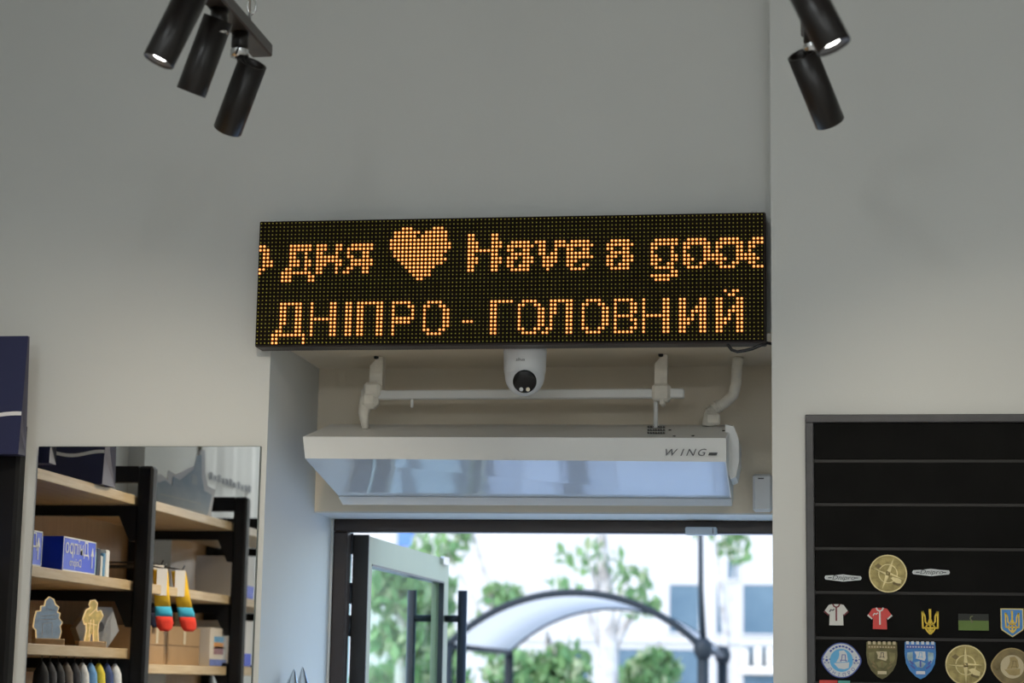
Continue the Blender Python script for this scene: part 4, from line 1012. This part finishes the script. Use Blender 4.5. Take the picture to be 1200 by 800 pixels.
def trident(mb, p, s, h0, h1, lw):
    S = lambda pts, w: mb.flat(p, [(x * s, z * s) for x, z in stroke(pts, w)], h0, h1)
    S([(0, -12), (0, -4), (0, 4), (0, 13)], [2.2 * lw, 1.6 * lw, 2.2 * lw, 2.6 * lw])
    for g in (-1, 1):
        S([(g * 8, 10.5), (g * 8.2, 2), (g * 8, -7.5)], [2.4 * lw, 1.8 * lw, 1.8 * lw])
        S([(g * 8, 10.5), (g * 5.4, 5), (g * 5.2, -.5), (g * 3.2, -3.6), (0, -4.0)], [1.8 * lw, 1.5 * lw, 1.6 * lw, 1.6 * lw, 1.6 * lw])
        S([(g * .8, 2), (g * 2.2, -2.5), (g * 4.4, -6), (g * 4.4, -8)], [1.2 * lw, 1.4 * lw, 1.5 * lw, 1.3 * lw])
        S([(g * 8.6, -7.4), (g * 4, -7.4), (0, -7.4)], 1.7 * lw)
        S([(g * 5, -8), (g * 3.2, -11), (0, -14)], [1.5 * lw, 1.7 * lw, 1.8 * lw])
r, p = item('trident_magnet', 1090, 727.5, 'yellow trident shaped magnet on the black board', 'magnet')
t = MB(); trident(t, p, K * 1.04, 0, .0035, 1.0); t.build('trident', YELE, r)
ring(MB(), p + Vector((0, 0, -9.5 * K)), 1.6 * K, 2.6 * K, 0, .0042, 14).build('loop', YELE, r)
r, p = item('flag_magnet', 1140.5, 728, 'black over green flag magnet with a small figure', 'magnet')
MB().flat(p, [(-16.5 * K, 1.0 * K), (17 * K, 1.0 * K), (17 * K, 8.5 * K), (-16.5 * K, 8.5 * K)], 0, .003).build('dark_half', mat('flag_dark', (.014, .016, .013), .6, var=.1), r)
MB().flat(p, [(-16.5 * K, -10 * K), (17 * K, -10 * K), (17 * K, 1.0 * K), (-16.5 * K, 1.0 * K)], 0, .003).build('green_half', mat('flag_green', (.10, .17, .025), .5, var=.1), r)
fgm = MB()
fgm.flat(p, [(x * K, z * K) for x, z in stroke([(-2, 1), (-3.4, 3), (-2.6, 5.4), (-.5, 6)], 1.2)], .003, .004); fgm.flat(p, [(x * K, z * K) for x, z in circ(1.4, 10, (-1.6, -.2))], .003, .0042)
fgm.build('small_emblem', mat('flag_emblem', (.14, .15, .06), .5), r)
shield = lambda w, h, pt: [(-w, h), (w, h), (w, -h * .45), (w * .92, -h * .62), (0, -h - pt), (-w * .92, -h * .62), (-w, -h * .45)]
r, p = item('shield_magnet', 1186, 728.5, 'blue shield magnet with a yellow trident', 'magnet')
MB().flat(p, [(x * K, z * K) for x, z in shield(12.6, 15, 2)], 0, .003).build('gold_border', GOLD, r)
MB().flat(p, [(x * K, z * K) for x, z in shield(11.4, 13.8, 2)], .003, .0036).build('blue_field', BLUE2, r)
t = MB(); trident(t, p + Vector((0, 0, .6 * K)), K * .90, .0036, .005, .9); t.build('trident', YELE, r)

def lens_outline(R, bulge, n=48):
    out = []
    for k in range(n):
        a = 2 * PI * k / n; e = abs(math.cos(a)) ** 10; out.append(((R + bulge * e) * math.cos(a), R * math.sin(a)))
    return out
def crest(px, py, label, c_out, c_ring, c_in, c_sail, c_ink, name='crest_magnet', R=20):
    r, p = item(name, px, py, label, 'magnet')
    s = K
    MB().flat(p, [(x * s, z * s) for x, z in lens_outline(R, 2.6)], 0, .003).build('outer_rim', c_out, r)
    MB().flat(p, [(x * s, z * s) for x, z in lens_outline(R - 1.2, 2.2)], .003, .0036).build('white_ring', c_ring, r)
    MB().flat(p, [(x * s, z * s) for x, z in circ(13, 32)], .0036, .0042).build('inner_disc', c_in, r)
    sl = MB()
    sl.flat(p, [(x * s, z * s) for x, z in ((-2.5, 10.5), (3, 11.5), (6, 8), (7.4, 1), (6.5, -1.5), (-6, -2.4), (-3.5, 2), (-2.2, 6))], .0042, .0052)
    sl.flat(p, [(x * s, z * s) for x, z in ((-8.5, -3.4), (8.8, -2.0), (8, -8.5), (3, -10), (-3.5, -9))], .0042, .0052); sl.build('sailing_boat', c_sail, r)
    k1 = MB(); word(k1, 'Д', 9.5 * s, p + Vector((2.2 * s, -.0054, -.2 * s)), (1, 0, 0), (0, 0, 1)); k1.build('letter', c_ink, r)
    tx = MB()
    for i, ch in enumerate('ДНІПРО'):
        a = math.radians(-90 + (i - 2.5) * 21); q = Vector((math.cos(a), 0, math.sin(a))) * (18.3 * s); up = -Vector((math.cos(a), 0, math.sin(a))); uu = Vector((-math.sin(a), 0, math.cos(a)))
        word(tx, ch, 5.4 * s, p + q + Vector((0, -.0042, 0)), uu, up)
    for i in range(8):
        a = math.radians(40 + i * 14); q = (math.cos(a) * 15.8 * s, math.sin(a) * 15.8 * s); tx.flat(p + Vector((q[0], 0, q[1])), [(-1 * s, -1.4 * s), (1 * s, -1.4 * s), (1 * s, 1.4 * s), (-1 * s, 1.4 * s)], .0036, .0042, a)
    tx.build('ring_lettering', c_ink, r)
    for sx in (-1, 1):
        bb = MB(); bb.lathe([(0, .0062), (2.5 * s, .0056), (4.3 * s, .0036)], p + Vector((sx * 16.6 * s, 0, 0)), (0, -1, 0), 16); fb = bb.build('football', c_ring, r)
        sp2 = MB(); sp2.flat(p + Vector((sx * 16.6 * s, 0, 0)), [(x * s, z * s) for x, z in circ(1.7, 5, a0=PI / 2, a1=PI / 2 + 2 * PI)], .0060, .0066)
        for k in range(5):
            a = PI / 2 + k * 2 * PI / 5; sp2.flat(p + Vector((sx * 16.6 * s + math.cos(a) * 3.5 * s, 0, math.sin(a) * 3.5 * s)), [(x * s, z * s) for x, z in circ(.9, 5)], .0045, .0052)
        sp2.build('football_patch', c_ink, fb)
DBL = mat('enamel_royal', (.05, .09, .40), .3, var=.05); PALE = mat('enamel_pale', (.62, .66, .70), .35, var=.04)
crest(986, 773.5, 'blue and white boat crest magnet with two footballs', DBL, PALE, LBLUE, PALE, DBL)
OLV = mat('olive_bronze', (.20, .15, .06), .45, .2, var=.2, scale=50); OLV2 = mat('olive_cream', (.56, .48, .30), .45, var=.08); OLV3 = mat('olive_mid', (.36, .27, .11), .45, .2, var=.15, scale=50)
crest(1186, 781, 'olive boat crest magnet with a cream disc, cut by the photo edge', OLV3, OLV, OLV2, OLV3, OLV, 'crest_magnet', 21)
def shield_badge(px, py, label, base, band, sail, ink, extra):
    r, p = item('shield_badge', px, py, label, 'magnet'); s = K
    out = [(-17, 20), (17, 20), (17.4, 6), (16, -4), (12, -12), (5, -19), (0, -21.5), (-5, -19), (-12, -12), (-16, -4), (-17.4, 6)]
    MB().flat(p, [(x * s, z * s) for x, z in out], 0, .003).build('shield_plate', base, r)
    tk = MB()
    for k in range(6): tk.flat(p + Vector(((-14 + k * 5.6) * s, 0, 19 * s)), [(-1.6 * s, -1.6 * s), (1.6 * s, -1.6 * s), (1.6 * s, 1.8 * s), (-1.6 * s, 1.8 * s)], .002, .0042)
    tk.build('battlement', sail, r)
    MB().flat(p, [(x * s, z * s) for x, z in ((-16, 16.5), (16, 16.5), (16, 12), (0, 13.4), (-16, 12))], .003, .004).build('wave_band', band, r)
    zz = MB()
    for k in range(10): zz.flat(p + Vector(((-14 + k * 3.1) * s, 0, 14.8 * s)), [(-1.2 * s, -.5 * s), (0, .7 * s), (1.2 * s, -.5 * s), (0, -1.2 * s)], .004, .0046)
    zz.build('wave_pattern', sail, r)
    MB().flat(p, [(x * s, z * s) for x, z in ((-6.5, 9.5), (5.5, 9.5), (6, 2), (4.5, -1), (-5, 1.5), (-4.5, 5))], .003, .0048).build('sail', sail, r)
    w = MB(); word(w, 'Д', 7.5 * s, p + Vector((0, -.005, 3.0 * s)), (1, 0, 0), (0, 0, 1)); w.build('letter', ink, r)
    sd = MB()
    for g in (-1, 1):
        sd.flat(p, [(g * x * s, z * s) for x, z in ((8.5, 9), (14.5, 8), (14.8, 2), (12, -4), (8.5, -1))], .003, .0042)
    sd.flat(p, [(x * s, z * s) for x, z in ((-7, -3), (0, -1), (6, -4), (2, -9), (-4, -8))], .003, .0044); sd.build('side_fields', extra, r)
    dk = MB()
    for (a, b_, c, d) in ((-11, -6, -6, -10), (11, -6, 6, -10), (0, -1, 0, -8), (-12, -1, -8, -5), (12, -1, 8, -5)): dk.flat(p, [(x * s, z * s) for x, z in stroke([(a, b_), (c, d)], 1.8)], .003, .0048)
    dk.build('river_strokes', band, r)
    MB().flat(p, [(x * s, z * s) for x, z in ((-5, -12.5), (5, -12.5), (5, -16), (-5, -16))], .003, .0044).build('name_bar', sail, r)
shield_badge(1033.5, 773, 'olive brown shield magnet with a sail', mat('olive_dark', (.13, .115, .04), .45, .2, var=.2, scale=60), OLV, OLV2, INK, mat('olive_green', (.20, .18, .07), .45, .2, var=.2, scale=60))
shield_badge(1078.5, 773, 'blue and white shield magnet with a sail', BLUE2, DBL, PALE, LBLUE, mat('enamel_teal', (.28, .42, .48), .35, var=.25, scale=60))
# next row: only its upper edges show
r, p = item('picture_magnet', 971, 803, 'red picture magnet at the lower photo edge', 'magnet')
MB().flat(p, [(-10.5 * K, -12 * K), (10 * K, -12 * K), (10 * K, 6 * K), (-10.5 * K, 6 * K)], 0, .004).build('red_plate', REDE, r)
MB().flat(p, [(-7 * K, -8 * K), (6 * K, -8 * K), (6 * K, 1 * K), (-7 * K, 1 * K)], .004, .0045).build('dark_picture', DRED, r)
r, p = item('picture_magnet', 989.5, 803.5, 'teal picture magnet at the lower photo edge', 'magnet')
MB().flat(p, [(-7 * K, -12 * K), (6.5 * K, -12 * K), (6.5 * K, 6 * K), (-7 * K, 6 * K)], 0, .004).build('teal_plate', mat('enamel_green_teal', (.07, .34, .30), .35, var=.05), r)
MB().flat(p, [(-5 * K, -8 * K), (5 * K, -8 * K), (5 * K, 1 * K), (-5 * K, 1 * K)], .004, .0045).build('picture', PALE, r)

# ------------------------------------------------------------------ cellophane-wrapped gift at the recess edge
YG = .22
p = at(347, 800, Y=YG); sx = p.x
st = thing('pedestal', (sx, YG, 0), 'slim white pedestal in the left corner of the recess', 'pedestal')
MB().cbox((sx - .07, YG - .09, 0), (sx + .07, YG + .09, 1.40), .004).build('column', M['white_metal'], st)
MB().cbox((sx - .08, YG - .10, 1.40), (sx + .08, YG + .10, 1.415), .003).build('top_plate', M['white_metal'], st)
CEL = glass_mat('cellophane', (.93, .95, .96), .22)
cw = thing('cellophane_gift', (sx, YG, 1.4155), 'clear cellophane wrapped gift with two pointed tips in the recess corner', 'gift')
b = MB(); zb_ = 1.416
zt1, zt2 = at(341, 783.5, Y=YG).z, at(355, 781, Y=YG).z
x1_, x2_ = at(344.5, 784, Y=YG).x, at(354.5, 782, Y=YG).x
def cone(xb, xt, zt_, w):
    n = 14; mb = MB(); rows = []
    for i, (f, rr) in enumerate(((0, 1), (.35, 1.0), (.6, .75), (.8, .5), (.95, .18), (1, .03))):
        rows.append([Vector((xb + (xt - xb) * f + math.cos(2 * PI * k / n) * w * rr * (1 + .25 * ((k % 2) - .5) * f), YG + math.sin(2 * PI * k / n) * w * .8 * rr, zb_ + (zt_ - zb_) * f)) for k in range(n)])
    vs = [v for rw in rows for v in rw]
    return mb.add(vs, [(i * n + k, i * n + (k + 1) % n, (i + 1) * n + (k + 1) % n, (i + 1) * n + k) for i in range(5) for k in range(n)])
cone(x1_ - .02, x1_, zt1, .030).build('wrap_tip', CEL, cw)
cone(x2_ + .012, x2_, zt2, .028).build('wrap_tip', CEL, cw)
MB().cbox((sx - .045, YG - .04, zb_), (sx + .045, YG + .04, zb_ + .10), .01).build('gift_box', mat('gift_grey', (.5, .53, .58), .5, var=.1), cw)
